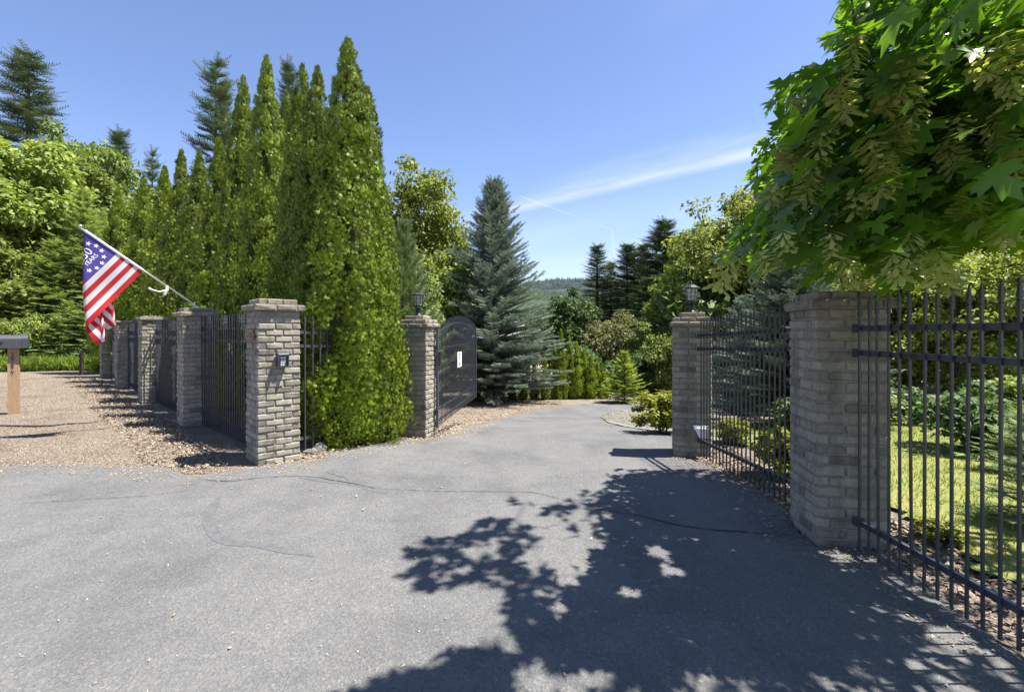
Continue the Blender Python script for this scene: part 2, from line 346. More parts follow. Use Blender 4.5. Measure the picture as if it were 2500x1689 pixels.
# tinted scatter (litter) materials
def tint_mat(name, stops, rough=0.9, trans=0.0):
    m, t, b = new_mat(name); a = t.nodes.new('ShaderNodeAttribute'); a.attribute_name = 'tint'
    r = ramp(t, stops); t.links.new(a.outputs['Fac'], r.inputs[0]); t.links.new(r.outputs[0], b.inputs['Base Color']); b.inputs['Roughness'].default_value = rough; b.inputs['Specular IOR Level'].default_value = 0.25
    return m
M['litter'] = tint_mat('dry_litter', [(0, (0.068, 0.047, 0.034)), (0.35, (0.187, 0.145, 0.106)), (0.7, (0.306, 0.247, 0.183)), (1, (0.425, 0.366, 0.290))])
M['chips'] = tint_mat('wood_chips', [(0, (0.140, 0.090, 0.050)), (0.4, (0.329, 0.230, 0.130)), (0.75, (0.470, 0.350, 0.209)), (1, (0.559, 0.499, 0.409))])
M['straw'] = tint_mat('pale_straw', [(0, (0.163, 0.111, 0.063)), (0.5, (0.340, 0.289, 0.207)), (1, (0.474, 0.444, 0.385))])
M['pebble'] = tint_mat('pebbles', [(0, (0.081, 0.074, 0.067)), (0.5, (0.178, 0.167, 0.144)), (1, (0.281, 0.266, 0.237))])
# foliage
M['arb'] = leaf_mat('arborvitae_leaf', (0.06, 0.102, 0.006), (0.235, 0.31, 0.013), 0.08, obj_var=0.15)
M['arb_small'] = leaf_mat('clipped_arborvitae_leaf', (0.15, 0.22, 0.018), (0.34, 0.42, 0.04), 0.3, obj_var=0.1)
M['bright'] = leaf_mat('bright_leaf', (0.12, 0.18, 0.035), (0.27, 0.325, 0.075), 0.35)
M['sunny'] = leaf_mat('sunny_leaf', (0.16, 0.22, 0.045), (0.33, 0.37, 0.10), 0.42)
M['mid'] = leaf_mat('mid_leaf', (0.085, 0.135, 0.03), (0.20, 0.26, 0.06), 0.35)
M['deep'] = leaf_mat('deep_leaf', (0.045, 0.09, 0.028), (0.11, 0.175, 0.05), 0.3)
M['olive'] = leaf_mat('olive_leaf', (0.10, 0.135, 0.022), (0.22, 0.265, 0.045), 0.35)
M['yellow'] = leaf_mat('yellow_green_leaf', (0.14, 0.17, 0.015), (0.30, 0.31, 0.035), 0.35, obj_var=0.08)
M['pale'] = leaf_mat('pale_olive_leaf', (0.14, 0.15, 0.06), (0.25, 0.26, 0.12), 0.3)
M['fir'] = leaf_mat('fir_needle', (0.075, 0.12, 0.06), (0.175, 0.235, 0.11), 0.12, 0.7)
M['young'] = leaf_mat('young_conifer_needle', (0.17, 0.25, 0.085), (0.34, 0.42, 0.16), 0.35, 0.65)
M['pine'] = leaf_mat('pine_needle', (0.17, 0.25, 0.11), (0.32, 0.40, 0.20), 0.2, 0.65)
M['spruce'] = leaf_mat('blue_spruce_needle', (0.115, 0.155, 0.108), (0.295, 0.35, 0.275), 0.12, 0.65, tcol=(1.05, 1.1, 0.9), obj_var=0.1)
M['lime'] = leaf_mat('lime_conifer_needle', (0.16, 0.24, 0.02), (0.34, 0.43, 0.045), 0.28, 0.6, obj_var=0.05)
M['maple'] = leaf_mat('maple_leaf', (0.055, 0.125, 0.018), (0.13, 0.215, 0.032), 0.56, 0.34, 0.55, tcol=(1.75, 1.85, 0.35), obj_var=0.3)
M['seed'] = leaf_mat('maple_seed', (0.35, 0.40, 0.11), (0.55, 0.60, 0.26), 0.40, 0.5, obj_var=0.2)
M['grass'] = leaf_mat('grass_blade', (0.15, 0.21, 0.035), (0.32, 0.32, 0.08), 0.3, 0.6)
M['meadow'] = leaf_mat('meadow_grass', (0.14, 0.24, 0.03), (0.27, 0.36, 0.07), 0.4, 0.6)
M['petal'] = plain('daisy_petal', (0.75, 0.73, 0.66), 0.7, var=0.1)
M['hill'] = plain('far_forest', (0.035, 0.052, 0.05), 0.95, var=0.5, nscale=0.02, spec=0.1)
M['hill_near'] = plain('far_clearing', (0.04, 0.06, 0.035), 0.95, var=0.5, nscale=0.03, spec=0.1)
# ================================================================== SETTING
def axis_pts(lo, hi, step, far, n):
    core = np.arange(lo, hi + 1e-6, step); g = np.geomspace(step * 2, far, n)
    return np.concatenate([lo - g[::-1], core, hi + g])
xs = axis_pts(-34, 24, 0.4, 6000, 26); ys = axis_pts(-6, 40, 0.4, 6000, 26)
GX, GY = np.meshgrid(xs, ys); nx, ny = len(xs), len(ys)
V = np.stack([GX, GY, Hn(GX, GY) - 0.004], -1).reshape(-1, 3)
ii = (np.arange(ny - 1)[:, None] * nx + np.arange(nx - 1)[None]).ravel()
struct(link('ground', mesh_np('ground', V, np.stack([ii, ii + 1, ii + nx + 1, ii + nx], 1), M['ground'], smooth_=True)))

def rough_edge(poly, step=0.09, amp=0.02, seed=1):
    r = np.random.default_rng(seed); out = []
    p = np.asarray(poly, float)
    for a, b_ in zip(p, np.roll(p, -1, axis=0)):
        L = np.linalg.norm(b_ - a); n = max(1, int(L / step)) if L < 14 else max(1, int(L / 0.8))
        for k in range(n):
            q = a + (b_ - a) * k / n
            out.append(q + (r.normal(size=2) * amp if 0 < k else 0))
    return np.asarray(out)
def sheet(name, poly, mat, dz, grid=0.35, amp=0.02, step=0.09, seed=1, parent=None):
    P = rough_edge(poly, step, amp, seed)
    lo, hi = P.min(0), P.max(0)
    gx, gy = np.meshgrid(np.arange(lo[0], hi[0], grid), np.arange(lo[1], hi[1], grid)); gx = gx.ravel(); gy = gy.ravel()
    k = in_poly(gx, gy, P); pts = [Vector(p) for p in P] + [Vector(q) for q in zip(gx[k], gy[k])]
    n = len(P)
    res = delaunay_2d_cdt(pts, [(i, (i + 1) % n) for i in range(n)], [list(range(n))], 1, 1e-5)
    v2 = np.array([(v.x, v.y) for v in res[0]]); V = np.column_stack([v2, Hn(v2[:, 0], v2[:, 1]) + dz])
    Fs = np.array([f for f in res[2] if len(f) == 3])
    a, b_, c_ = V[Fs[:, 0]], V[Fs[:, 1]], V[Fs[:, 2]]
    flip = np.cross(b_ - a, c_ - a)[:, 2] < 0; Fs[flip] = Fs[flip][:, ::-1]
    return link(name, mesh_np(name, V, Fs, mat, smooth_=True), parent)
left_px = [(0, 1139), (90, 1136), (150, 1138), (235, 1134), (300, 1142), (360, 1138), (415, 1144), (440, 1152), (463, 1163), (500, 1160), (560, 1152), (640, 1143), (720, 1131), (780, 1123), (800, 1111), (850, 1100),
           (920, 1086), (1000, 1078), (1060, 1072), (1095, 1064), (1130, 1048), (1180, 1032), (1240, 1018), (1300, 1003), (1340, 995), (1400, 988), (1470, 985)]
isl_px = [(1560, 1000.5), (1512, 1003), (1478, 1010), (1466, 1020), (1480, 1032), (1520, 1043), (1580, 1052), (1630, 1062), (1655, 1078), (1652, 1118),
          (1720, 1135), (1790, 1176), (1870, 1228), (1915, 1258), (1990, 1337), (2150, 1348), (2250, 1424), (2380, 1525), (2500, 1622)]
L = [ground_at(*p) for p in left_px]; I = [ground_at(*p) for p in isl_px]
be = L[-1][1]; ie = I[0][1]
drive_poly = [(-34, 5.5), (-22, 5.62), (-12, 5.5)] + L + [(6, be + 0.3), (10, be - 0.6), (14, be - 2.0), (13, ie - 3.2), (9, ie - 1.2), (5.5, ie - 0.1)] + I + [(2.33, 1.0), (2.4, -5), (-34, -5)]
driveway = struct(sheet('driveway', drive_poly, M['asphalt'], 0.012, 0.35, 0.018))
# pale gravel island inside the bend
ip = I[:10]
isl_poly = [(5.5, ie - 0.1)] + [(x + 0.03, y) for x, y in ip[:9]] + [(3.2, ip[8][1] - 0.2), (5.5, ip[8][1] + 0.5)]
struct(sheet('gravel_island', isl_poly, M['island'], 0.022, 0.3, 0.02, seed=3))
# lawn behind the right-hand fence
lawn_poly = [(2.95, 1.0), (2.98, 3.0), (3.25, 4.2), (3.1, 5.4), (3.35, 6.8), (3.2, 8.0), (4.2, 9.2), (5.5, 11.5), (8, 13.5), (12, 15), (17, 15.5), (20, 13), (20, -2), (3, -2)]
struct(sheet('lawn', lawn_poly, M['lawn'], 0.03, 0.35, 0.05, seed=5))

def ribbon(name, pts, w, mat, dz, seed, parent, amp=0.25):
    r = np.random.default_rng(seed); p = np.asarray(pts, float); q = [p[0]]
    for a, b_ in zip(p[:-1], p[1:]):
        n = max(2, int(np.linalg.norm(b_ - a) / 0.045))
        q += [a + (b_ - a) * k / n for k in range(1, n + 1)]
    q = np.asarray(q); q += r.normal(size=q.shape) * 0.006
    for _ in range(3): q[1:-1] = (q[:-2] + q[1:-1] * 2 + q[2:]) / 4
    q[1:-1] += r.normal(size=q[1:-1].shape) * min(0.003, w * 0.2)
    d = np.gradient(q, axis=0); nn = np.column_stack([-d[:, 1], d[:, 0]]); nn /= np.linalg.norm(nn, axis=1, keepdims=True) + 1e-9
    tt = np.linspace(0, 1, len(q)); ww = w * (0.25 + 0.75 * np.clip(np.sin(tt * math.pi) * 2.5, 0, 1)) * (1 + r.normal(size=len(q)) * amp)
    a = q + nn * ww[:, None] / 2; b_ = q - nn * ww[:, None] / 2
    v2 = np.concatenate([a, b_]); n = len(q); i = np.arange(n - 1)
    return link(name, mesh_np(name, np.column_stack([v2, Hn(v2[:, 0], v2[:, 1]) + dz]), np.stack([i, i + 1, i + 1 + n, i + n], 1), mat), parent)
def gpx(l): return [ground_at(*p) for p in l]
ribbon('tar_patch', gpx([(535, 1215), (512, 1255), (508, 1285), (530, 1315), (560, 1332), (620, 1330), (680, 1345), (765, 1362)]), 0.085, M['seal'], 0.0142, 1, driveway, 0.07)
ribbon('tar_patch', gpx([(730, 1168), (800, 1176), (860, 1183), (905, 1195), (945, 1208)]), 0.10, M['seal'], 0.0142, 2, driveway, 0.1)
ribbon('tar_patch', gpx([(800, 1150), (850, 1165), (880, 1185)]), 0.12, M['seal'], 0.0152, 3, driveway, 0.1)
for k, pl in enumerate(([(1440, 1243), (1560, 1262), (1660, 1288), (1760, 1300), (1850, 1304), (1930, 1312)], [(920, 1196), (1080, 1203), (1200, 1203), (1300, 1205), (1400, 1230), (1450, 1245)],
                        [(480, 1172), (560, 1180), (640, 1168), (740, 1165), (830, 1178), (930, 1198)], [(20, 1235), (180, 1225), (350, 1215), (480, 1200)])):
    ribbon('crack', gpx(pl), (0.016, 0.006, 0.010, 0.005)[k], M['crack'], 0.0160 + 0.001 * k, 10 + k, driveway, 0.4)

# far ridge
r = np.random.default_rng(4)
def ridge(name, Y, zf, x0, x1, depth, mat, n=160):
    X = np.linspace(x0, x1, n); top = zf(X)
    V = np.concatenate([np.column_stack([X, np.full(n, Y - depth), np.full(n, -40.)]), np.column_stack([X, np.full(n, Y - depth * .35), top * .72]), np.column_stack([X, np.full(n, Y), top]), np.column_stack([X, np.full(n, Y + depth), np.full(n, -40.)])])
    i = np.arange(n - 1); Fs = np.concatenate([np.stack([i + k * n, i + 1 + k * n, i + 1 + (k + 1) * n, i + (k + 1) * n], 1) for k in range(3)])
    return struct(link(name, mesh_np(name, V, Fs, mat, smooth_=True)))
def zfar(X): return 228 + 30 * np.sin(X / 420 + .6) + 14 * np.sin(X / 130) + 0.05 * X
ridge('far_hill', 2600, zfar, -3500, 3500, 900, M['hill'])
def znear(X): return 104 + 12 * np.sin(X / 160 + 1) + 6 * np.sin(X / 60)
ridge('green_hill', 1500, znear, -2600, 2600, 500, M['hill_near'])
cone_v = np.array([(math.cos(a), math.sin(a), 0) for a in np.linspace(0, 2 * math.pi, 6)[:-1]] + [(0, 0, 1)])
cone_f = np.array([(k, (k + 1) % 5, 5) for k in range(5)])
def far_cones(name, label, Y0, Y1, zf, x0, x1, n, h0, h1, Yb, depth, mat):
    X = r.uniform(x0, x1, n); Y = r.uniform(Y0, Y1, n); tt = (Y - (Yb - depth * .35)) / (depth * .35)
    z = zf(X) * (0.72 + 0.28 * np.clip(tt, 0, 1)); hh = r.uniform(h0, h1, n)
    V = cone_v[None] * np.stack([hh * .2, hh * .2, hh], 1)[:, None] + np.stack([X, Y, z - 2], 1)[:, None]
    o = link(name, mesh_np(name, V.reshape(-1, 3), (cone_f[None] + (np.arange(n) * 6)[:, None, None]).reshape(-1, 3), mat)); stuff(o); tag(o, label, 'forest')
far_cones('ridge_forest', 'dark conifer forest along the distant ridge line under the contrails', 2300, 2620, zfar, -260, 1100, 3200, 10, 20, 2600, 900, M['hill'])
far_cones('slope_forest', 'paler green wooded slope just below the distant dark ridge', 1330, 1500, znear, -150, 700, 1600, 8, 17, 1500, 500, M['hill_near'])

# ================================================================== BRICK PILLARS
A, BL, BD, COURSE, JOINT = 0.48, 0.19, 0.09, 0.0745, 0.011
def brick_mesh(k, lx, ly, lz, mat):
    r = random.Random(100 + k); bm = bmesh.new(); bmesh.ops.create_cube(bm, size=1)
    bmesh.ops.scale(bm, vec=(lx, ly, lz), verts=bm.verts)
    bmesh.ops.bevel(bm, geom=list(bm.edges), offset=0.009, segments=1, affect='EDGES', profile=0.6)
    for v in bm.verts:
        v.co += Vector((r.gauss(0, .0026), r.gauss(0, .0026), r.gauss(0, .0022)))
    me = bpy.data.meshes.new('brick'); bm.to_mesh(me); bm.free(); me.materials.append(mat); return me
NB = 6
bricks = [brick_mesh(k, BL, BD, COURSE - JOINT, M['brick']) for k in range(NB)]
caps = [brick_mesh(50 + k, BL, BD, 0.062, M['cap']) for k in range(4)]
def ring(parent, w, z, h, mirror, meshes, r, name='brick', pf=0.0028):
    """pinwheel course of bricks round a square of side w; z is the course's middle"""
    n = max(1, round((w - BD) / (BL + JOINT))); ln = (w - BD - JOINT * n) / n
    for side in range(4):
        for k in range(n):
            u = -w / 2 + (k + 0.5) * (ln + JOINT) - (0.5 * JOINT if False else 0)
            if mirror: u = -u
            pr = r.gauss(0, pf * 0.6)
            p = Matrix.Rotation(side * math.pi / 2, 3, 'Z') @ Vector((u, -w / 2 + BD / 2 - pr, z + r.gauss(0, .0012)))
            flip = math.pi * r.randint(0, 1)
            link(name, r.choice(meshes), parent, p, (r.gauss(0, .008), r.gauss(0, .006), side * math.pi / 2 + r.gauss(0, .006) + flip), (ln / BL * r.uniform(.985, 1.015), 1, h))
def pillar(name, label, corner, which, theta, z0, ncourse, tiers, seed, group):
    """corner: world XY of one base corner, which: its local sign pair"""
    th = R(theta); ex = Vector((math.cos(th), math.sin(th))); ey = Vector((-math.sin(th), math.cos(th)))
    c = Vector(corner) - (ex * which[0] + ey * which[1]) * A / 2
    p = thing(name, label, 'pillar', (c.x, c.y, z0), th, group); r = random.Random(seed)
    top = ncourse * COURSE
    mb = MB().box((0, 0, top / 2 - 0.1), (A - 0.024, A - 0.024, top + 0.2)); mb.build('mortar', M['mortar'], p)
    for i in range(ncourse):
        ring(p, A, (i + 0.5) * COURSE, 1, (i + seed) % 2, bricks, r)
    z = top
    for j, (w, h) in enumerate(tiers):
        MB().box((0, 0, z + h / 2), (w - 0.03, w - 0.03, h - 0.012 + (0.011 if j == len(tiers) - 1 else 0.02))).build('cap_core', M['mortar'], p)
        ring(p, w, z + h / 2, (h - 0.008) / 0.062, j % 2, caps, r, 'cap_brick', 0.006); z += h
    return p, c, z0 + z
T2 = [(0.565, 0.07), (0.43, 0.068)]
T3 = [(0.54, 0.06), (0.46, 0.062), (0.32, 0.062)]
GP = 'grey brick pillars'
P1, c1, h1 = pillar('brick_pillar', 'sunlit grey brick pillar carrying the keypad, beside the driveway entrance', (-2.90, 5.60), (-1, -1), 43, -0.01, 24, T2, 1, GP)
P2, c2, h2 = pillar('brick_pillar', 'shaded brick pillar from which the flagpole rises', (-5.27, 7.86), (-1, -1), 44, 0, 24, T2, 2, GP)
P3, c3, h3 = pillar('brick_pillar', 'brick pillar next behind the flagpole pillar in the hedge fence', (-7.90, 10.48), (-1, -1), 45, 0, 24, [(0.55, 0.065), (0.40, 0.03)], 3, GP)
P4, c4, h4 = pillar('brick_pillar', 'second brick pillar behind the flagpole pillar, beside the flag tip', (-10.78, 13.40), (-1, -1), 45, 0, 24, [(0.53, 0.06)], 4, GP)
P5, c5, h5 = pillar('brick_pillar', 'farthest brick pillar at the end of the hedge, half behind the flag', (-13.75, 16.45), (-1, -1), 45, 0, 24, [(0.53, 0.06)], 5, GP)
PL, cL, hL = pillar('brick_pillar', 'lantern-topped brick pillar on which the open iron gate hangs', (-1.31, 7.50), (1, -1), -14, -0.11, 23, T3, 6, GP)
PR1, cR1, hR1 = pillar('brick_pillar', 'large nearest brick pillar under the maple leaves on the right', (2.163, 3.5), (-1, -1), -9, -0.02, 23, [(0.545, 0.062), (0.43, 0.062)], 7, GP)
PR2, cR2, hR2 = pillar('brick_pillar', 'lantern-topped brick pillar on the right side of the driveway', (2.10, 6.42), (-1, -1), -17, -0.11, 23, T3, 8, GP)

# ================================================================== IRON FENCES
def picket_mesh(L, w, tip):
    mb = MB(); zt = L - (0.13 if tip else 0)
    mb.box((0, 0, zt / 2), (w, w, zt))
    return mb.mesh('picket', M['iron'])
def tip_mesh(w):
    mb = MB(); h = 0.0
    def sq(prof):
        V = [(sx_ * r_ , sy_ * r_, z) for r_, z in prof for sx_, sy_ in ((-1, -1), (1, -1), (1, 1), (-1, 1))]
        m_ = len(prof); Fs = [(i * 4 + k, i * 4 + (k + 1) % 4, (i + 1) * 4 + (k + 1) % 4, (i + 1) * 4 + k) for i in range(m_ - 1) for k in range(4)]
        mb.add(V, Fs + [(3, 2, 1, 0), tuple((m_ - 1) * 4 + k for k in range(4))])
    w2 = w / 2
    sq([(w2 * 1.05, 0.0), (w2 * 1.5, 0.004), (w2 * 1.55, 0.02), (w2 * 1.15, 0.028), (w2 * 1.2, 0.036), (w2 * 1.65, 0.045), (w2 * 1.5, 0.06), (w2 * 1.1, 0.095), (w2 * 0.55, 0.125), (0.0015, 0.14)])
    return mb.mesh('spear_tip', M['iron'])
tipm = tip_mesh(0.018)
def fence(label, a, b_, z0, z1, spacing, L, rails, rail_side, group, w=0.018, tips=True, first=0.5, bottom=0.03):
    a = Vector(a); b_ = Vector(b_); d = b_ - a; ln = d.length; ang = math.atan2(d.y, d.x)
    e = thing('iron_fence', label, 'fence', (a.x, a.y, z0), 0, group)
    u = d.normalized(); s = Vector((-u.y, u.x)) * rail_side
    me = picket_mesh(L - bottom, w, tips); n = int(ln / spacing)
    for k in range(n):
        tt = (k + first) * spacing; q = u * tt; zz = (z1 - z0) * tt / ln + bottom
        jit = random.gauss(0, .0015)
        pk = link('picket', me, e, (q.x, q.y, zz + jit), (random.gauss(0, .003), random.gauss(0, .003), ang))
        if tips: link('spear_tip', tipm, pk, (0, 0, L - bottom - 0.13), None, (w / 0.018 * .95, w / 0.018 * .95, 1))
    for zr, hr in rails:
        o = s * (w / 2 + 0.014); ext = u * 0.02
        MB().bar((o.x - ext.x, o.y - ext.y, zr), (d.x + o.x + ext.x, d.y + o.y + ext.y, zr + (z1 - z0)), 0.026, hr).build('rail', M['iron'], e)
        for q in (Vector((0, 0)), d):
            MB().box((q.x + o.x, q.y + o.y, zr + (0 if q.length < 1e-6 else z1 - z0)), (0.05, 0.05, hr + 0.022)).build('bracket', M['iron'], e)
    return e
RAILS = [(1.55, 0.036), (1.38, 0.036), (0.215, 0.036)]
FG = 'black iron picket fences'
frontR = Vector((2.375, 3.42))
fence('black iron fence on the right edge nearest the camera, with lawn behind', (2.375, 3.40), (2.365, 1.2), 0.0, 0.0, 0.0885, 1.77, RAILS, 1, FG, 0.0125, first=0.45)
fence('black iron fence running between the two right-hand brick pillars', (2.43, 4.05), (2.39, 6.33), 0.0, -0.07, 0.0885, 1.77, RAILS, -1, FG, 0.0125, first=0.5)
def between(ca, cb, g=0.24):
    ca = Vector(ca); cb = Vector(cb); u = (cb - ca).normalized(); return ca + u * g, cb - u * g
LR = [(1.58, 0.032), (1.40, 0.032), (0.20, 0.032)]
a_, b2 = between(c1, c2); fence('dark iron fence between the keypad pillar and the flagpole pillar', a_, b2, 0, 0, 0.098, 1.78, LR, -1, FG, 0.014, True)
a_, b2 = between(c2, c3); fence('dark iron fence directly behind the flagpole pillar', a_, b2, 0, 0, 0.10, 1.76, LR, -1, FG, 0.014, False)
a_, b2 = between(c3, c4); fence('dark iron fence between the second and third pillars of the hedge row', a_, b2, 0, 0, 0.10, 1.76, LR, -1, FG, 0.014, False)
a_, b2 = between(c4, c5); fence('dark iron fence at the far end of the hedge, behind the flag tip', a_, b2, 0, 0, 0.105, 1.76, LR, -1, FG, 0.014, False)
th1 = R(43); s1 = c1 + Vector((math.cos(th1), math.sin(th1))) * 0.25; s1 = s1 + Vector((0.02, -0.05))
thL = R(-14); sL = cL - Vector((math.cos(thL), math.sin(thL))) * 0.25
fence('iron fence half swallowed by the corner hedge, beside the gate pillar', s1, sL, -0.02, -0.1, 0.115, 1.76, RAILS, 1, FG, 0.015, True, first=0.4)

# ================================================================== GATE
g0 = Vector((-1.19, 7.82, -0.02)); g1 = Vector((-0.83, 11.15, 0.02))
gate = thing('iron_gate', 'tall arched black iron gate standing open beside the driveway', 'gate', g0)
gd = g1 - g0; gl = Vector((gd.x, gd.y)).length; gu = gd.normalized(); gang = math.atan2(gd.y, gd.x)
def gtop(tt): return 1.60 + 0.03 * tt + 0.19 * (1 - (2 * tt - 1) ** 2)
nb = 38
for k in range(nb):
    tt = k / (nb - 1); L_ = gtop(tt) - 0.03
    w = 0.012 if 0 < k < nb - 1 else 0.04
    mb = MB().box((0, 0, L_ / 2), (w, w, L_))
    if 0 < k < nb - 1: mb.add([(-.006, -.006, L_), (.006, -.006, L_), (.006, .006, L_), (-.006, .006, L_), (0, 0, L_ + 0.06)], [(0, 1, 4), (1, 2, 4), (2, 3, 4), (3, 0, 4)])
    q = gd * tt
    mb.build('picket' if 0 < k < nb - 1 else 'stile', M['gate_iron'], gate, loc=(q.x, q.y, q.z + 0.03), rot=(0, 0, gang))
side = Vector((-gu.y, gu.x, 0)) * 0.022
MB().tube([gd * (k / 20) + side + Vector((0, 0, gtop(k / 20) - 0.10)) for k in range(21)], 0.016, 6).build('arch_rail', M['gate_iron'], gate)
for zr in (0.12, 0.30, 1.28):
    MB().bar(side + Vector((0, 0, zr)), gd + side + Vector((0, 0, zr)), 0.026, 0.034).build('rail', M['gate_iron'], gate)
for zr in (0.28, 1.30):
    MB().box((-0.06, -0.02, zr), (0.13, 0.05, 0.05)).build('hinge', M['black'], gate)
MB().box((0.02, 0.03, 1.12), (0.06, 0.10, 0.22)).build('gate_operator_box', M['black'], gate)
# notice on the gate
ns = thing('notice_sign', 'small white printed notice fixed to the open iron gate', 'sign', g0 + gd * 0.475 + Vector((gu.y, -gu.x, 0)) * 0.016 + Vector((0, 0, 0.86)), gang)
MB().box((0, 0, 0.15), (0.36, 0.004, 0.29)).build('panel', M['white'], ns)
for k, (zz, w) in enumerate(((0.265, .15), (0.24, .15), (0.205, .16), (0.18, .14), (0.15, .15), (0.085, .15), (0.06, .17), (0.04, .12))):
    MB().box((0, -0.0035, zz), (w, 0.002, 0.012 if k > 1 else 0.016)).build('print_line', M['print'], ns)
# gate stop on the right pillar
gs = thing('gate_stop', 'white painted gate stop plate on the right lantern pillar', 'bracket', (cR2.x + 0.02, cR2.y - 0.30, 0.17), R(-17))
MB().add([(-0.10, 0.04, 0.16), (0.08, 0.04, 0.16), (0.08, 0.04, 0.0), (-0.02, 0.04, 0.0), (-0.10, -0.0, 0.16), (0.08, -0.0, 0.16), (0.08, -0.0, 0.0), (-0.02, -0.0, 0.0)],
         [(0, 1, 2, 3), (7, 6, 5, 4), (0, 4, 5, 1), (1, 5, 6, 2), (2, 6, 7, 3), (3, 7, 4, 0)]).build('plate', M['white'], gs)
MB().box((-0.01, -0.012, 0.12), (0.16, 0.024, 0.02)).build('lip', M['white'], gs)

# ================================================================== LANTERNS
def lantern(label, c, z, rz):
    e = thing('lantern', label, 'lantern', (c.x, c.y, z), rz, 'lanterns on the gate pillars')
    MB().lathe([(0.075, 0), (0.078, 0.012), (0.05, 0.022), (0.033, 0.03), (0.038, 0.075), (0.046, 0.095), (0.03, 0.105), (0.026, 0.125)], 14).build('post_base', M['black'], e, True)
    for k in range(4):
        a = math.pi / 4 + k * math.pi / 2
        MB().tube([(0.022 * math.cos(a), 0.022 * math.sin(a), 0.105), (0.05 * math.cos(a), 0.05 * math.sin(a), 0.128), (0.066 * math.cos(a), 0.066 * math.sin(a), 0.152)], 0.006, 5).build('scroll', M['black'], e)
    MB().lathe([(0.02, 0.14), (0.07, 0.148), (0.074, 0.160), (0.066, 0.164)], 8, rot0=R(22.5)).build('lower_collar', M['black'], e)
    MB().lathe([(0.058, 0.164), (0.078, 0.318)], 8, rot0=R(22.5)).build('glass', M['pane'], e)
    for k in range(8):
        a = R(22.5) + k * math.pi / 4
        MB().tube([(0.064 * math.cos(a), 0.064 * math.sin(a), 0.16), (0.083 * math.cos(a), 0.083 * math.sin(a), 0.322)], 0.0042, 4).build('cage_bar', M['black'], e)
    for zz, rr in ((0.215, 0.0715), (0.268, 0.0775)):
        MB().tube([(rr * math.cos(R(22.5) + k * math.pi / 4), rr * math.sin(R(22.5) + k * math.pi / 4), zz) for k in range(9)], 0.0035, 4).build('cage_hoop', M['black'], e)
    MB().lathe([(0.084, 0.318), (0.115, 0.326), (0.112, 0.334), (0.06, 0.366), (0.034, 0.376), (0.036, 0.384), (0.016, 0.392)], 8, rot0=R(22.5)).build('roof', M['black'], e)
    MB().lathe([(0.008, 0.39), (0.014, 0.398), (0.012, 0.408), (0.003, 0.422)], 8).build('finial', M['black'], e, True)
lantern('black caged lantern on the pillar holding the open gate', cL, hL - 0.002, R(10))
lantern('black caged lantern on the pillar right of the driveway', cR2, hR2 - 0.002, R(0))

# ================================================================== KEYPAD, PLAQUE
def text_mesh(body, size, mat, extrude=0.0, align='CENTER'):
    cu_ = bpy.data.curves.new('lettering', 'FONT'); cu_.body = body; cu_.size = size; cu_.extrude = extrude; cu_.align_x = align; cu_.resolution_u = 3
    o = bpy.data.objects.new('lettering', cu_); C.objects.link(o)
    bpy.context.view_layer.update()
    me = bpy.data.meshes.new_from_object(o.evaluated_get(bpy.context.evaluated_depsgraph_get()))
    bpy.data.objects.remove(o); me.materials.clear(); me.materials.append(mat); return me
fx = Vector((math.cos(th1), math.sin(th1))); fy = Vector((math.sin(th1), -math.cos(th1)))   # front face: along, outward
kp_p = c1 + fy * (A / 2 + 0.006) + fx * 0.015
kp = thing('keypad', 'dark grey entry keypad with pale buttons on the sunlit pillar', 'keypad', (kp_p.x, kp_p.y, 1.125), th1); kp.scale = (.92, .95, 1.02)
mb = MB(); prof = [(0.0, 0.0), (0.0, 0.145), (-0.02, 0.158), (-0.085, 0.150), (-0.10, 0.138), (-0.075, 0.112), (-0.058, 0.012), (-0.045, 0.0)]
n = len(prof); V = [(sxx, y, z) for sxx in (-0.062, 0.062) for y, z in prof]
mb.add(V, [tuple(range(n)), tuple(range(2 * n - 1, n - 1, -1))] + [(i, (i + 1) % n + 0, (i + 1) % n + n, i + n) for i in range(n)]); mb.build('housing', M['dark_grey'], kp)
for sgn in (-1, 1): MB().box((sgn * 0.059, -0.05, 0.075), (0.008, 0.10, 0.135)).build('side_shield', M['dark_grey'], kp)
MB().box((0, -0.073, 0.101), (0.072, 0.006, 0.013), Matrix.Rotation(R(-8), 3, 'X')).build('name_strip', M['white_key'], kp)
for i in range(4):
    for j in range(3):
        MB().box(((j - 1) * 0.021, -0.0645 - 0.0035 * (3 - i) * 0.9, 0.018 + (3 - i) * 0.0195), (0.015, 0.006, 0.013), Matrix.Rotation(R(-10), 3, 'X')).build('key', M['white_key'], kp)
lx_ = Vector((-math.cos(th1), -math.sin(th1)))          # outward of left face
ly_ = Vector((math.sin(th1), -math.cos(th1)))            # to the right when looking at that face
pq = c1 + lx_ * (A / 2 + 0.008)
plq = thing('number_plaque', 'bronze arrow-ended house number plaque on the shaded side of the keypad pillar', 'plaque', (pq.x, pq.y, 1.50), math.atan2(ly_.y, ly_.x))
pw, ph = 0.17, 0.055
out = [(-pw, -ph), (pw - 0.02, -ph), (pw - 0.02, -ph + 0.02), (pw + 0.02, 0), (pw - 0.02, ph - 0.02), (pw - 0.02, ph), (-pw, ph), (-pw, ph - 0.02), (-pw - 0.03, 0), (-pw, -ph + 0.02)]
n = len(out); MB().add([(x, -0.014, z) for x, z in out] + [(x, 0.004, z) for x, z in out], [tuple(range(n)), tuple(range(2 * n - 1, n - 1, -1))] + [(i, i + n, (i + 1) % n + n, (i + 1) % n) for i in range(n)]).build('plate', M['bronze'], plq)
for zz in (-0.046, 0.046): MB().box((-0.01, -0.0155, zz), (0.31, 0.005, 0.006)).build('raised_border', M['bronze_hi'], plq)
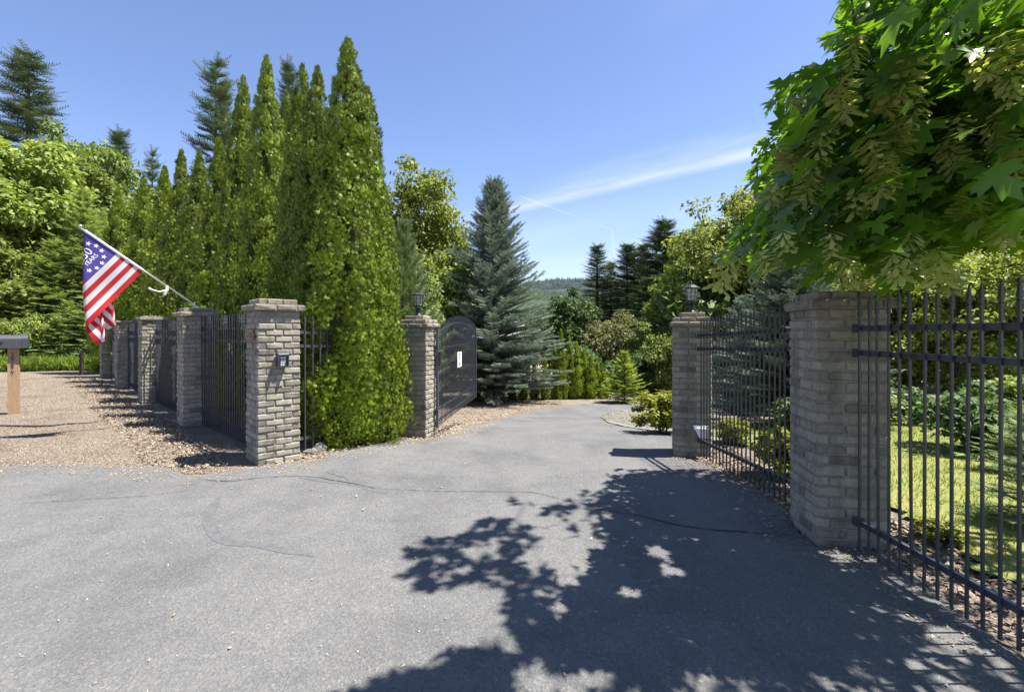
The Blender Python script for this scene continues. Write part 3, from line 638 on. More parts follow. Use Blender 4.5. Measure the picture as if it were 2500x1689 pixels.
link('lettering', text_mesh('29877', 0.105, M['bronze_hi'], 0.003), plq, (-0.01, -0.0175, -0.036), (R(90), 0, 0))

# ================================================================== MAILBOX
mp_ = at(34, 1008, 9.25); MBR = R(40)
mbx = thing('mailbox_post', 'tan square wooden mailbox post with house numbers', 'post', (mp_.x, mp_.y, 0), MBR)
MB().box((0, 0, 0.58), (0.155, 0.155, 1.30)).build('post', M['wood'], mbx)
for k, ch in enumerate('29877'):
    link('lettering', text_mesh(ch, 0.10, M['print'], 0.004), mbx, (-0.012, -0.082, 1.07 - k * 0.085), (R(90), 0, 0))
ml_ = thing('mailbox', 'long black mailbox on top of the wooden post', 'mailbox', (mp_.x - 0.33 * math.cos(MBR), mp_.y - 0.33 * math.sin(MBR), 1.231), MBR)
prof = [(-0.16, 0.0), (0.16, 0.0), (0.16, 0.16)] + [(0.16 * math.cos(a), 0.16 + 0.09 * math.sin(a)) for a in np.linspace(0.3, math.pi - 0.3, 8)] + [(-0.16, 0.16)]
n = len(prof); V = [(x, y, z) for x in (-0.60, 0.48) for y, z in prof]
MB().add(V, [tuple(range(n)), tuple(range(2 * n - 1, n - 1, -1))] + [(i, i + n, (i + 1) % n + n, (i + 1) % n) for i in range(n)]).build('box', M['dark_grey'], ml_)
MB().add([(x * 1.0, y * 1.04, z * 1.03 - 0.002) for x in (0.455, 0.53) for y, z in prof], [tuple(range(n)), tuple(range(2 * n - 1, n - 1, -1))] + [(i, i + n, (i + 1) % n + n, (i + 1) % n) for i in range(n)]).build('door', M['dark_grey'], ml_)
MB().box((0.15, -0.166, 0.11), (0.10, 0.012, 0.03)).build('handle', M['black'], ml_)

# ================================================================== FLAG
pb = Vector((c2.x + 0.08, c2.y - 0.10, h2 + 0.005)); hd = Vector((-0.72, -0.694, 0)).normalized()
tipd = 1.45; rise = 1.10
pole = thing('flagpole', 'slanted white aluminium flagpole rising from the second pillar', 'flagpole', pb)
ptip = hd * tipd + Vector((0, 0, rise))
MB().tube([hd * -0.02, ptip], 0.0125, 10).build('pole', M['alu'], pole, True)
MB().lathe([(0.012, 0), (0.022, 0.01), (0.022, 0.03), (0.008, 0.045)], 10, ptip).build('finial', M['alu'], pole, True)
MB().tube([hd * -0.03 + Vector((0, 0, -0.03)), hd * 0.07 + Vector((0, 0, 0.055))], 0.021, 8).build('socket', M['alu'], pole)
MB().box((0, 0, -0.002), (0.11, 0.09, 0.012)).build('mount_plate', M['alu'], pole)
MB().tube([hd * 0.06 + Vector((0, 0, 0.04)), hd * 0.03 + Vector((0, 0, 0.09))], 0.008, 6).build('thumb_screw', M['alu'], pole)
pd = ptip.normalized(); per = Vector((0, 0, 1)).cross(hd).normalized()     # normal of the flag's vertical plane
fly = (pd.cross(per)); fly = fly if fly.z < 0 else -fly                        # downwards, at right angles to the pole
plen = ptip.length
u_top = plen - 0.06                       # distance along the pole of the flag's top corner
HO, FL = 0.86, 1.40
top_s = (pd * u_top).dot(hd)
fold = top_s + 0.02
def flag_pt(u, v, off=0.0):
    """u metres down the hoist from the top corner, v metres along the fly -> pole-local point"""
    p = pd * (u_top - u) + fly * v
    s = p.dot(hd); z = p.z
    hang = v / FL
    wav = 0.032 * math.sin(u * 9 + v * 3.2) * hang + 0.018 * math.sin(v * 11 - u * 5) * hang
    f_here = fold + 0.03 * math.sin(z * 4) * hang + 0.0
    ex = s - f_here; dep = 0.0
    if ex > -0.04:                        # cloth turns back round a vertical fold
        q = ex + 0.04; rr = 0.03
        if q < math.pi * rr:
            s = f_here - 0.04 + rr * math.sin(q / rr); dep = rr * (1 - math.cos(q / rr))
        else:
            qq = q - math.pi * rr; s = f_here - 0.04 - qq * 0.36 - 0.05 * (1 - math.cos(qq * 16)); dep = 2 * rr + 0.03 * math.sin(qq * 16)
            z -= 0.16 * qq
    sag = -0.02 * math.sin(math.pi * u / HO) * 0
    return hd * s + Vector((0, 0, z + sag)) + per * ((wav + dep) * FS + off)
FS = 1.0 if per.y > 0 else -1.0           # fold goes to the side away from the camera
flag = thing('flag', 'red white and blue striped flag with stars hanging from the slanted pole', 'flag', pb)
nu, nv = 46, 84
V = []; Fc = []
for i in range(nu + 1):
    for j in range(nv + 1): V.append(flag_pt(HO * i / nu, FL * j / nv))
me = bpy.data.meshes.new('cloth')
me.from_pydata([tuple(p) for p in V], [], [(i * (nv + 1) + j, i * (nv + 1) + j + 1, (i + 1) * (nv + 1) + j + 1, (i + 1) * (nv + 1) + j) for i in range(nu) for j in range(nv)])
uvl = me.uv_layers.new(name='UVMap')
co_uv = np.array([(j / nv, i / nu) for i in range(nu + 1) for j in range(nv + 1)])
li = np.zeros(len(me.loops), np.int32); me.loops.foreach_get('vertex_index', li); uvl.data.foreach_set('uv', co_uv[li].ravel())
me.polygons.foreach_set('use_smooth', np.ones(len(me.polygons), bool))
m, t, b = new_mat('flag_cloth')
uv = t.nodes.new('ShaderNodeUVMap'); uv.uv_map = 'UVMap'; se = t.nodes.new('ShaderNodeSeparateXYZ'); t.links.new(uv.outputs[0], se.inputs[0])
s13 = math_n(t, 'MULTIPLY', se.outputs[1], 13); par = math_n(t, 'MODULO', math_n(t, 'FLOOR', s13), 2)
colr = mixc(t, par, (0.56, 0.018, 0.022), (0.74, 0.74, 0.77))
can = math_n(t, 'MULTIPLY', math_n(t, 'LESS_THAN', se.outputs[1], 7 / 13), math_n(t, 'LESS_THAN', se.outputs[0], 0.42))
colr = mixc(t, can, colr, (0.085, 0.06, 0.33))
wv = noise(t, 700, 2, 0.5, uv.outputs[0])
t.links.new(colr, b.inputs['Base Color']); b.inputs['Roughness'].default_value = 0.6; bump(t, b, wv.outputs[0], 0.15, 0.002)
tr = t.nodes.new('ShaderNodeBsdfTranslucent'); t.links.new(colr, tr.inputs[0]); ms = t.nodes.new('ShaderNodeMixShader'); ms.inputs[0].default_value = 0.35
t.links.new(b.outputs[0], ms.inputs[1]); t.links.new(tr.outputs[0], ms.inputs[2]); t.links.new(ms.outputs[0], t.nodes['Material Output'].inputs[0])
me.materials.append(m); link('cloth', me, flag)
M['flag_white'] = plain('flag_print', (0.76, 0.76, 0.78), 0.6, var=0.03)
# header sleeve
hb = MB(); hb.tube([flag_pt(u, 0) + Vector((0, 0, 0.004)) for u in np.linspace(0, HO, 14)], 0.019, 8); hb.build('header_sleeve', M['white'], flag, True)
cu_u, cu_v = 0.245, 0.29
def flat_to_flag(pts2, u0, v0):
    # text/star plane: x to the reader's right runs towards the hoist, y up runs towards the top corner
    return [flag_pt(u0 - y, v0 - x, -0.0035 * FS) for x, y in pts2]
for k in range(13):
    a = math.pi / 2 + 2 * math.pi * k / 13; cxk, cyk = 0.205 * math.cos(a), 0.185 * math.sin(a)
    pts = []
    for q in range(10):
        rr = 0.036 if q % 2 == 0 else 0.0145; aa = math.pi / 2 + q * math.pi / 5
        pts.append((cxk + rr * math.cos(aa), cyk + rr * math.sin(aa)))
    P3d = flat_to_flag(pts + [(cxk, cyk)], cu_u, cu_v)
    MB().add(P3d, [(q, (q + 1) % 10, 10) for q in range(10)]).build('star', M['flag_white'], flag)
for body, size, yoff in (('250', 0.155, -0.01), ('YEARS', 0.078, -0.085)):
    tm = text_mesh(body, size, M['flag_white'])
    bm = bmesh.new(); bm.from_mesh(tm); bmesh.ops.triangulate(bm, faces=bm.faces); bmesh.ops.subdivide_edges(bm, edges=[e_ for e_ in bm.edges if e_.calc_length() > 0.05], cuts=1); bmesh.ops.triangulate(bm, faces=bm.faces)
    P3d = flat_to_flag([(v.co.x, v.co.y + yoff) for v in bm.verts], cu_u, cu_v)
    for v, p in zip(bm.verts, P3d): v.co = p
    bm.to_mesh(tm); bm.free(); link('lettering', tm, flag)
# ribbon tied to the pole
tie = thing('flag_tie', 'small white knotted tie dangling from the flagpole', 'tie', pb)
k0 = pd * 0.52
MB().tube([k0 + Vector((0, 0, 0.015)), k0 - Vector((0, 0, 0.05)), k0 + hd * 0.03 - Vector((0, 0, 0.11)), k0 + hd * 0.05 - Vector((0, 0, 0.16)), k0 + hd * 0.02 - Vector((0, 0, 0.13))], [.018, .022, .026, .022, .012], 7).build('knot', M['cord'], tie, True)
MB().tube([k0 - Vector((0, 0, 0.05)), k0 + hd * 0.10 - Vector((0, 0, 0.085)), k0 + hd * 0.19 - Vector((0, 0, 0.06)), k0 + hd * 0.24 - Vector((0, 0, 0.035))], [.016, .012, .012, .02], 7).build('loose_end', M['cord'], tie, True)

# ================================================================== SMALL GROUND THINGS
st = at(199, 915, 17.6)
MB_ = MB().box((0, 0, 0.36), (0.09, 0.09, 0.85)); e = thing('stake', 'short dark wooden stake at the gravel edge below the flag', 'stake', (st.x, st.y, Hf(st.x, st.y))); MB_.build('shaft', M['stake'], e)
MB().box((0, 0, 0.79), (0.10, 0.10, 0.02)).build('cap', M['stake'], e)
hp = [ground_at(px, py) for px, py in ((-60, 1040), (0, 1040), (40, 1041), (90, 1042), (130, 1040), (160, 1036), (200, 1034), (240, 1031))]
tag(MB().tube([(x, y, 0.008) for x, y in hp], [.012, .014, .016, .02, .022, .014, .008, .006], 6).build('dark_line', M['dark_line'], None, True), 'thin dark line running across the sunlit gravel', 'dark_line')  # thin dark tube drawn as a dark line over the gravel
def rock(label, px, py, sz, seed):
    x, y = ground_at(px, py); r = random.Random(seed); bm = bmesh.new(); bmesh.ops.create_icosphere(bm, subdivisions=2, radius=1)
    for v in bm.verts:
        f = 1 + 0.22 * math.sin(v.co.x * 3 + seed) * math.cos(v.co.y * 2.3) + r.gauss(0, .05); v.co = Vector((v.co.x * sz[0], v.co.y * sz[1], max(v.co.z, -0.4) * sz[2])) * f
    me = bpy.data.meshes.new('rock'); bm.to_mesh(me); bm.free(); me.materials.append(M['rock'])
    tag(link('rock', me, None, (x, y, Hf(x, y) + sz[2] * 0.25), (0, 0, seed)), label, 'rock', 'rocks by the keypad pillar')
rock('largest grey rock at the foot of the fence beside the keypad pillar', 781, 1102, (.10, .08, .085), 1)
rock('middle flat grey rock leaning near the keypad pillar', 765, 1106, (.075, .06, .05), 2)
rock('small rusty rock nearest the keypad pillar', 751, 1107, (.07, .06, .045), 3)
# ================================================================== VEGETATION
def join(parts):
    Vs, Fs, Ts, n = [], [], [], 0
    for V, Fc, T in parts:
        Vs.append(V); Fs.append(Fc + n); Ts.append(T); n += len(V)
    ks = sorted({f.shape[1] for f in Fs})
    return np.concatenate(Vs), [np.concatenate([f for f in Fs if f.shape[1] == k]) for k in ks], np.concatenate([np.concatenate([t_ for f, t_ in zip(Fs, Ts) if f.shape[1] == k]) for k in ks])
# leaf templates
spray_v, spray_f = [], []
for a_deg in (-52, -25, 0, 25, 52):
    a = R(a_deg); ln = 1 - abs(a_deg) / 130; b0 = 0.25 - abs(a_deg) / 300; w = 0.075; n = len(spray_v)
    dx, dy = math.sin(a), math.cos(a)
    spray_v += [(0, b0 * 0.6, 0), (dx * ln * .55 - dy * w, b0 + dy * ln * .5 + dx * w, 0.05), (dx * ln, b0 + dy * ln * 0.78, -0.04 - 0.06 * abs(a)), (dx * ln * .55 + dy * w, b0 + dy * ln * .5 - dx * w, 0.05)]
    spray_f.append((n, n + 1, n + 2, n + 3))
spray_v = np.array(spray_v); spray_f = np.array(spray_f)
leaf_v = np.array([(0, 0, 0), (.34, .48, .09), (0, 1, -.06), (-.34, .48, .09)]); leaf_f = np.array([(0, 1, 2, 3)])
# feathery twig: a spine with needle triangles either side
tw_v, tw_f = [], []
for k in range(6):
    y = 0.08 + k * 0.155; ln = 0.30 * (1 - 0.35 * k / 5)
    for s_ in (-1, 1):
        n = len(tw_v); tw_v += [(0, y - .03, 0), (0, y + .055, 0), (s_ * ln, y + ln * .75, 0.06)]; tw_f.append((n, n + 1, n + 2))
n = len(tw_v); tw_v += [(-.035, 0, 0), (.035, 0, 0), (0, 1.1, 0)]; tw_f.append((n, n + 1, n + 2))
tw_v = np.array(tw_v); tw_f = np.array(tw_f)
tw3_v = np.concatenate([tw_v * (0.8, 1, 1), (tw_v * (0.8, 1, 1))[:, [2, 1, 0]]]); tw3_f = np.concatenate([tw_f, tw_f + len(tw_v)])

CORES = {}
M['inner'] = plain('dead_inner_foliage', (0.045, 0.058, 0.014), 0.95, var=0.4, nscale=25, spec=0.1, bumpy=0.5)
def arb_mesh(name, seed, H, Rad, nlead, nspray, size, mat, expo=.60, PC=56):
    """dense columnar conifer: one pointed body carved into rising flame-like strands, covered with small fans"""
    r = np.random.default_rng(seed)
    def prof(tt): return np.clip(1 - tt, 0, 1) ** expo * (.78 + .22 * np.clip(tt / .16, 0, 1))
    strands = []
    for k in range(nlead):
        strands.append((2 * math.pi * (k + r.uniform(-.3, .3)) / nlead, r.uniform(-.5, .5), -.2, r.uniform(.55, 1.0), r.uniform(.22, .34), r.uniform(.30, .46)))
    for k in range(nlead * 2):
        t0 = r.uniform(0, .6); strands.append((r.uniform(0, 2 * math.pi), r.uniform(-.6, .6), t0, t0 + r.uniform(.18, .4), r.uniform(.16, .30), r.uniform(.25, .4)))
    def surf(th, tt):
        bmp = np.zeros_like(th)
        for t0_, dr, ta, tb, am, w in strands:
            dth = (th - t0_ - dr * tt + math.pi) % (2 * math.pi) - math.pi
            win = np.clip((tt - ta) / .08, 0, 1) * np.clip((tb - tt) / .22, 0, 1)
            bmp = np.maximum(bmp, am * np.exp(-(dth / w) ** 2) * win)
        return Rad * prof(tt) * (.62 + 1.15 * bmp + .035 * np.sin(tt * 46 + th * 3) + .03 * np.sin(tt * 90 - th * 4))
    nc = nspray // PC; tt = r.uniform(0, .985, nc * 3); tt = tt[r.uniform(0, 1, nc * 3) < prof(tt) + .12][:nc]; nc = len(tt)
    th = r.uniform(0, 2 * math.pi, nc); rad = surf(th, tt) * np.clip(r.normal(.89, .09, nc), .70, 1.10)
    cp = np.stack([rad * np.cos(th), rad * np.sin(th), tt * H + .02], 1)
    n = nc * PC; ci = np.repeat(np.arange(nc), PC); thn = th[ci]; outw = np.stack([np.cos(thn), np.sin(thn), np.zeros(n)], 1)
    dd = nrm(rdir(n, r) * .9 + outw * .8 + np.array([0, 0, .5]))
    crad = np.minimum(size * r.uniform(1.35, 3.1, nc), .015 + .5 * rad)[ci]
    pos = cp[ci] + dd * (crad * r.uniform(.6, 1.0, n))[:, None] * np.array([1, 1, 1.6]); pos[:, 2] = np.clip(pos[:, 2], .02, H)
    nor = dd * 1.1 + outw * .25 + r.normal(size=(n, 3)) * .32
    ax = np.array([0, 0, 1.0]) + dd * .45 + r.normal(size=(n, 3)) * .45
    V, Fc = scatter(spray_v, spray_f, pos, ax, nor, size * r.uniform(.55, 1.1, n) * np.clip(.45 + 3 * rad[ci] / Rad, 0, 1))
    tn = np.clip(r.normal(.42, .16, n) + r.normal(0, .15, nc)[ci], 0, 1)
    parts = [(V, Fc, np.repeat(tn, len(spray_f)))]
    m2 = 520; t2 = .80 + .20 * r.uniform(0, 1, m2) ** .8; a2 = r.uniform(0, 2 * math.pi, m2); r2_ = np.maximum(Rad * prof(t2) * .80, .010) * r.uniform(.5, 1.0, m2)
    o2 = np.stack([np.cos(a2), np.sin(a2), np.zeros(m2)], 1); p2 = o2 * r2_[:, None]; p2[:, 2] = t2 * H
    V2, F2 = scatter(spray_v, spray_f, p2, o2 * .35 + np.array([0, 0, 1.0]) + r.normal(size=(m2, 3)) * .25, o2 + r.normal(size=(m2, 3)) * .3, size * r.uniform(.8, 1.3, m2))
    parts.append((V2, F2, np.repeat(np.clip(r.normal(.5, .18, m2), 0, 1), len(spray_f))))
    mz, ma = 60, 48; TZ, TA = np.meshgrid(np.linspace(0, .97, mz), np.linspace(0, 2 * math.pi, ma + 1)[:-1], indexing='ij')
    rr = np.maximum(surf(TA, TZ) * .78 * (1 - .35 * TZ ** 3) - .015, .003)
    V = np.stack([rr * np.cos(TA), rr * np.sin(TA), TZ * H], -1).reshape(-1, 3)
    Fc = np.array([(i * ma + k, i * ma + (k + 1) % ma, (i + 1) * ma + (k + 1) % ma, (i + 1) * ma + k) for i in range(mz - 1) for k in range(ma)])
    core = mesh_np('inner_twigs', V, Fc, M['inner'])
    V, Fc, T = join(parts); me_ = mesh_np(name, V, Fc, mat, T); CORES[me_.name] = core; return me_
def trunk_mesh(H, rad, mat, lean=0.0, seed=0, n=7):
    r = random.Random(seed); pts = [(lean * (k / n) * H + r.gauss(0, .006 * H), r.gauss(0, .006 * H), H * k / n - (0.25 if k == 0 else 0)) for k in range(n + 1)]
    return MB().tube(pts, [rad * (1.25 if k == 0 else 1) * (1 - .85 * k / n) for k in range(n + 1)], 8).mesh('trunk', mat, True)

def decid_proto(seed, H, Rad, z0, nclump, nleaf, leaf, mat, bark, clump=(.20, .34), flat=.75, shellpow=.45, skew=0.0, lean=0.0):
    r = np.random.default_rng(seed); cz = (H + z0) / 2; rz = (H - z0) / 2
    d = rdir(nclump, r); rad = r.uniform(0, 1, nclump) ** shellpow
    cc = d * rad[:, None] * np.array([Rad * .8, Rad * .8, rz * .82]) + np.array([0, 0, cz])
    k = (cc[:, 2] - z0) / (H - z0); cc[:, :2] *= (1 + skew * (0.5 - k))[:, None]
    cr = Rad * r.uniform(*clump, nclump) * (1.1 - .35 * np.clip(k, 0, 1)); parts = []
    per_c = max(4, nleaf // nclump)
    n = per_c * nclump; ci = np.repeat(np.arange(nclump), per_c)
    dd = rdir(n, r); dd[:, 2] = dd[:, 2] * .8 + .15; q = r.uniform(0, 1, n) ** .5
    pos = cc[ci] + dd * (q * cr[ci])[:, None] * np.array([1, 1, flat])
    pos[:, 2] = np.maximum(pos[:, 2], .02 * H * r.uniform(.2, 1, n))
    nor = dd * .6 + np.array([0, 0, .75]) + r.normal(size=(n, 3)) * .55
    ax = np.cross(nor, rdir(n, r)) + dd * .4 + np.array([0, 0, -.25])
    V, Fc = scatter(leaf_v, leaf_f, pos, ax, nor, leaf * r.uniform(.6, 1.3, n))
    tn = np.clip(r.normal(.45, .22, n) + r.normal(0, .14, nclump)[ci], 0, 1)
    crown = mesh_np('crown', V, Fc, mat, tn)
    mb = MB(); top = Vector((lean * H, 0, H * .62)); rt = max(.03, H * .018)
    tp = [Vector((lean * H * q_, rng.normal() * .01 * H, H * .62 * q_ - (.3 if q_ == 0 else 0))) for q_ in np.linspace(0, 1, 6)]
    mb.tube(tp, [rt * (1.3 if i == 0 else 1 - .13 * i) for i in range(6)], 7)
    for c_ in cc[:min(nclump, 34)]:
        s_ = tp[min(5, 1 + int(4.5 * np.clip(c_[2] / H - .12, 0, 1)))]; e_ = Vector(c_); mid = s_.lerp(e_, .5) + Vector((0, 0, -.03 * H))
        mb.tube([s_, mid, e_], [rt * .42, rt * .28, rt * .08], 5, cap=False)
    return crown, mb.mesh('trunk', bark, True), H, Rad

def conifer_proto(seed, H, Rad, nwh, per, ntw, twl, mat, bark, z0=.06, e0=-18, e1=55, droop=.12, pw=.9, tw3=False, twa=48, gap=0.0, flatn=1.0, irregular=.15, uptw=0.0):
    r = np.random.default_rng(seed); P, AX, NO, SZ = [], [], [], []; mb = MB()
    mb.tube([(0, 0, -.3), (0, 0, H * .3), (0, 0, H * .7), (0, 0, H * .99)], [H * .016, H * .012, H * .007, H * .001], 7)
    for w in range(nwh):
        tt = z0 + (1 - z0) * (w + .5) / nwh; z = tt * H; L0 = Rad * (1 - tt) ** pw * (1 if tt > z0 + .1 else .82) + .012 * H
        for k in range(per):
            if r.uniform() < gap: continue
            a = 2 * math.pi * (k + r.uniform(-.35, .35)) / per + w * 1.9; Lb = L0 * (1 + r.normal() * irregular); Lb = max(Lb, .1)
            el = R(e0 + (e1 - e0) * tt + r.normal() * 6); zz = z + r.normal() * H * .006
            dirh = np.array([math.cos(a), math.sin(a), 0]); sidev = np.array([-math.sin(a), math.cos(a), 0])
            def pt(s): return dirh * (Lb * s * math.cos(el)) + np.array([0, 0, zz + Lb * s * math.sin(el) - droop * Lb * (s ** 2 - .35 * s ** 3) + .06 * Lb * s ** 4])
            mb.tube([pt(0), pt(.5), pt(.95)], [Lb * .014 + .004, Lb * .009 + .003, .002], 4, cap=False)
            m_ = max(3, int(ntw * (.35 + .65 * Lb / (Rad + 1e-6))))
            for j in range(m_):
                s = .12 + .88 * (j + r.uniform(0, 1)) / m_
                p = pt(s); tg = pt(min(1, s + .05)) - pt(s - .05); tg /= np.linalg.norm(tg)
                for sg in (-1, 1):
                    ang = R(twa + r.normal() * 9); ax = tg * math.cos(ang) + sidev * sg * math.sin(ang) + np.array([0, 0, -.06 + uptw + r.normal() * .10])
                    P.append(p); AX.append(ax); NO.append(np.array([0, 0, flatn]) + r.normal(size=3) * (.22 if flatn > .6 else .8)); SZ.append(twl * (1.25 - .65 * s) * (.55 + .45 * Lb / Rad) * r.uniform(.7, 1.25))
            P.append(pt(.92)); AX.append(pt(1) - pt(.85)); NO.append(np.array([0, 0, 1.]) + r.normal(size=3) * .2); SZ.append(twl * .75)
    for k in range(6):
        P.append(np.array([0, 0, H * (.93 + .012 * k)])); AX.append(np.array([r.normal() * .3, r.normal() * .3, 1.])); NO.append(r.normal(size=3)); SZ.append(twl * .5)
    P, AX, NO, SZ = map(np.array, (P, AX, NO, SZ))
    tv, tf = (tw3_v, tw3_f) if tw3 else (tw_v, tw_f)
    V, Fc = scatter(tv, tf, P, AX, NO, SZ)
    tn = np.clip(np.random.default_rng(seed + 1).normal(.45, .2, len(P)) + .25 * (np.linalg.norm(P[:, :2], axis=1) / Rad - .4), 0, 1)
    return mesh_np('crown', V, Fc, mat, np.repeat(tn, len(tf))), mb.mesh('trunk', bark), H, Rad

def plant_tree(name, label, cat, proto, x, y, h, rad, rz=0.0, group=None, z=None, wide=None):
    crown, trunk, H, Rad = proto
    e = thing(name, label, cat, (x, y, Hf(x, y) if z is None else z), rz, group)
    e.scale = (rad / Rad, (wide or rad) / Rad, h / H)
    o = link('crown', crown, e); stuff(o)
    if trunk: link('trunk', trunk, e)
    if crown.name in CORES: link('inner_twigs', CORES[crown.name], e)
    return e
def plant_px(name, label, cat, proto, px, Y, top_py, rad, rz=0.0, group=None):
    p = at(px, top_py, Y); g = Hf(p.x, Y); return plant_tree(name, label, cat, proto, p.x, Y, p.z - g, rad, rz, group)

# ---- arborvitae hedge along the left fence
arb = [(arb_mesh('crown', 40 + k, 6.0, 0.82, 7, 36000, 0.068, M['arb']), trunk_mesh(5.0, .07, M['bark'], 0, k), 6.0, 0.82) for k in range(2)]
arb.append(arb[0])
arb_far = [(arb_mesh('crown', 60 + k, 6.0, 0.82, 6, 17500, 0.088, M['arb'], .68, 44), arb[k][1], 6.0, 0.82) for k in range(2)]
hedge = [  # px of the tip, depth, tip py, radius, label, proto
    (850, 7.05, 108, .76, 'tallest arborvitae, at the corner of the hedge above the keypad pillar', 0),
    (775, 7.55, 176, .60, 'dark arborvitae just left of the tallest one', 1),
    (738, 8.05, 170, .60, 'arborvitae rising behind the keypad pillar, second left of the tallest', 2),
    (897, 7.62, 224, .62, 'arborvitae with bare tip at the right end of the hedge, beside the gate pillar', 1),
    (872, 8.05, 250, .56, 'arborvitae peeping between the tallest one and the right end of the hedge', 2),
    (700, 10.4, 236, .62, 'yellowish-tipped arborvitae set back between the two tall pairs of the hedge', 0),
    (651, 9.05, 150, .66, 'tall narrow arborvitae directly above the fence left of the keypad pillar', 1),
    (594, 10.0, 198, .64, 'tall arborvitae left of the narrow one, above the flagpole pillar', 0),
    (535, 11.2, 350, .72, 'shorter arborvitae just right of the flagpole pillar', -1),
    (487, 12.5, 384, .76, 'arborvitae straight behind the flagpole', -2),
    (443, 13.9, 378, .78, 'arborvitae with pointed top above the flagpole middle', -1),
    (402, 15.2, 418, .80, 'arborvitae with a browned tip above the flag', -2),
    (352, 16.9, 450, .84, 'second arborvitae from the left end of the hedge', -1),
    (288, 18.6, 472, .92, 'leftmost arborvitae of the hedge, beside the flag', -2)]
for i, (px, Y, ty, rad, lab, k) in enumerate(hedge):
    plant_px('arborvitae', lab, 'hedge tree', arb[k] if k >= 0 else arb_far[-k - 1], px, Y, ty - 8, rad * 1.10, i * 1.37, 'tall arborvitae hedge')
# low foliage of the corner tree pushing through the fence
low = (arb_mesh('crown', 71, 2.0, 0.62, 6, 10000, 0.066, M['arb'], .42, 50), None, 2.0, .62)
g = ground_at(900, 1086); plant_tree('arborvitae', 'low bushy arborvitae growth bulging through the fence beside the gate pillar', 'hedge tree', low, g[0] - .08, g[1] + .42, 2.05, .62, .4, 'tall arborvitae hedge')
g = ground_at(822, 1098); plant_tree('arborvitae', 'low arborvitae skirt at the fence foot right of the keypad pillar', 'hedge tree', low, g[0] - .02, g[1] + .40, 1.6, .50, 2.4, 'tall arborvitae hedge')

# ---- clipped hedge by the bend
arb_s = [(arb_mesh('crown', 80 + k, 3.0, 0.42, 4, 3600, 0.085, M['arb_small'], .66, 22), trunk_mesh(2.2, .03, M['bark'], 0, k), 3.0, 0.42) for k in range(2)]
cols = [(1168, 930), (1196, 915), (1226, 903), (1254, 905), (1282, 900), (1308, 880), (1334, 862), (1358, 838), (1374, 806), (1394, 822), (1412, 836), (1430, 852), (1447, 868), (1463, 886), (1478, 908)]
words = ['first', 'second', 'third', 'fourth', 'fifth', 'sixth', 'seventh', 'eighth', 'tallest, ninth', 'tenth', 'eleventh', 'twelfth', 'thirteenth', 'fourteenth', 'last']
for i, (px, ty) in enumerate(cols):
    Y = 20.9 + .75 * i / 14 + (.3 if i % 2 else 0)
    plant_px('clipped_arborvitae', f'{words[i]} small arborvitae from the left in the clipped row at the bend', 'hedge shrub', arb_s[i % 2], px - 4, Y, ty, .29 + .006 * i, i * 2.1, 'clipped hedge by the bend')

# ---- prototypes
spruce = conifer_proto(5, 9.0, 2.25, 38, 12, 15, .40, M['spruce'], M['bark_grey'], .045, 2, 60, .14, .72, True, 44, irregular=.11, uptw=.10)
fir = conifer_proto(6, 20.0, 3.6, 36, 8, 13, 1.15, M['fir'], M['bark_grey'], .08, -24, 40, .16, 1.0, False, 52, gap=.10, irregular=.22)
fir2 = conifer_proto(16, 20.0, 3.6, 30, 6, 15, 1.45, M['fir'], M['bark_grey'], .10, -16, 34, .22, .85, False, 55, gap=.30, irregular=.42)
young = conifer_proto(7, 6.0, 1.9, 26, 9, 13, .42, M['young'], M['bark'], .03, -4, 40, .30, .9, False, 50, gap=.05, irregular=.16)
lime = conifer_proto(8, 2.2, 1.0, 15, 9, 10, .27, M['lime'], M['bark'], .02, 4, 50, .16, .9, False, 48, irregular=.10)
pine = conifer_proto(9, 4.4, 1.35, 20, 9, 10, .34, M['pine'], M['bark'], 0.04, 26, 72, -.05, .80, True, 32, flatn=.2, irregular=.14, uptw=.45)
seedl = conifer_proto(10, 1.4, .75, 10, 7, 8, .24, M['young'], M['bark'], .03, 2, 40, .2, .9, False, 50, gap=.1)
dec_b = decid_proto(20, 12, 4.6, .4, 130, 21000, .30, M['bright'], M['bark_grey'], shellpow=.4)
dec_b2 = decid_proto(21, 9, 3.2, .3, 90, 14000, .24, M['bright'], M['bark_grey'], shellpow=.4)
dec_m = decid_proto(22, 10, 3.6, .8, 100, 15000, .25, M['mid'], M['bark_grey'], shellpow=.42)
dec_d = decid_proto(23, 6, 2.6, .2, 80, 12000, .20, M['deep'], M['bark_grey'], shellpow=.4)
dec_o = decid_proto(24, 12, 3.7, 1.6, 110, 20000, .22, M['olive'], M['bark'], clump=(.18, .30), shellpow=.40)
dec_airy = decid_proto(25, 8, 3.0, .5, 80, 10500, .17, M['sunny'], M['bark_grey'], clump=(.18, .30), shellpow=.5)
bush_y = decid_proto(26, 1.0, .62, .02, 46, 3600, .085, M['yellow'], M['bark'], shellpow=.4)
bush_d = decid_proto(27, 1.2, .8, .02, 50, 3400, .095, M['deep'], M['bark'], shellpow=.4)
bush_p = decid_proto(28, 4.0, 1.9, .05, 70, 9000, .13, M['pale'], M['bark'], shellpow=.45)
bush_m = decid_proto(29, 2.5, 1.5, .02, 60, 7000, .14, M['bright'], M['bark'], shellpow=.45)
bush_c = decid_proto(30, 4.5, 1.5, .05, 70, 9000, .14, M['mid'], M['bark'], shellpow=.42, skew=.7)

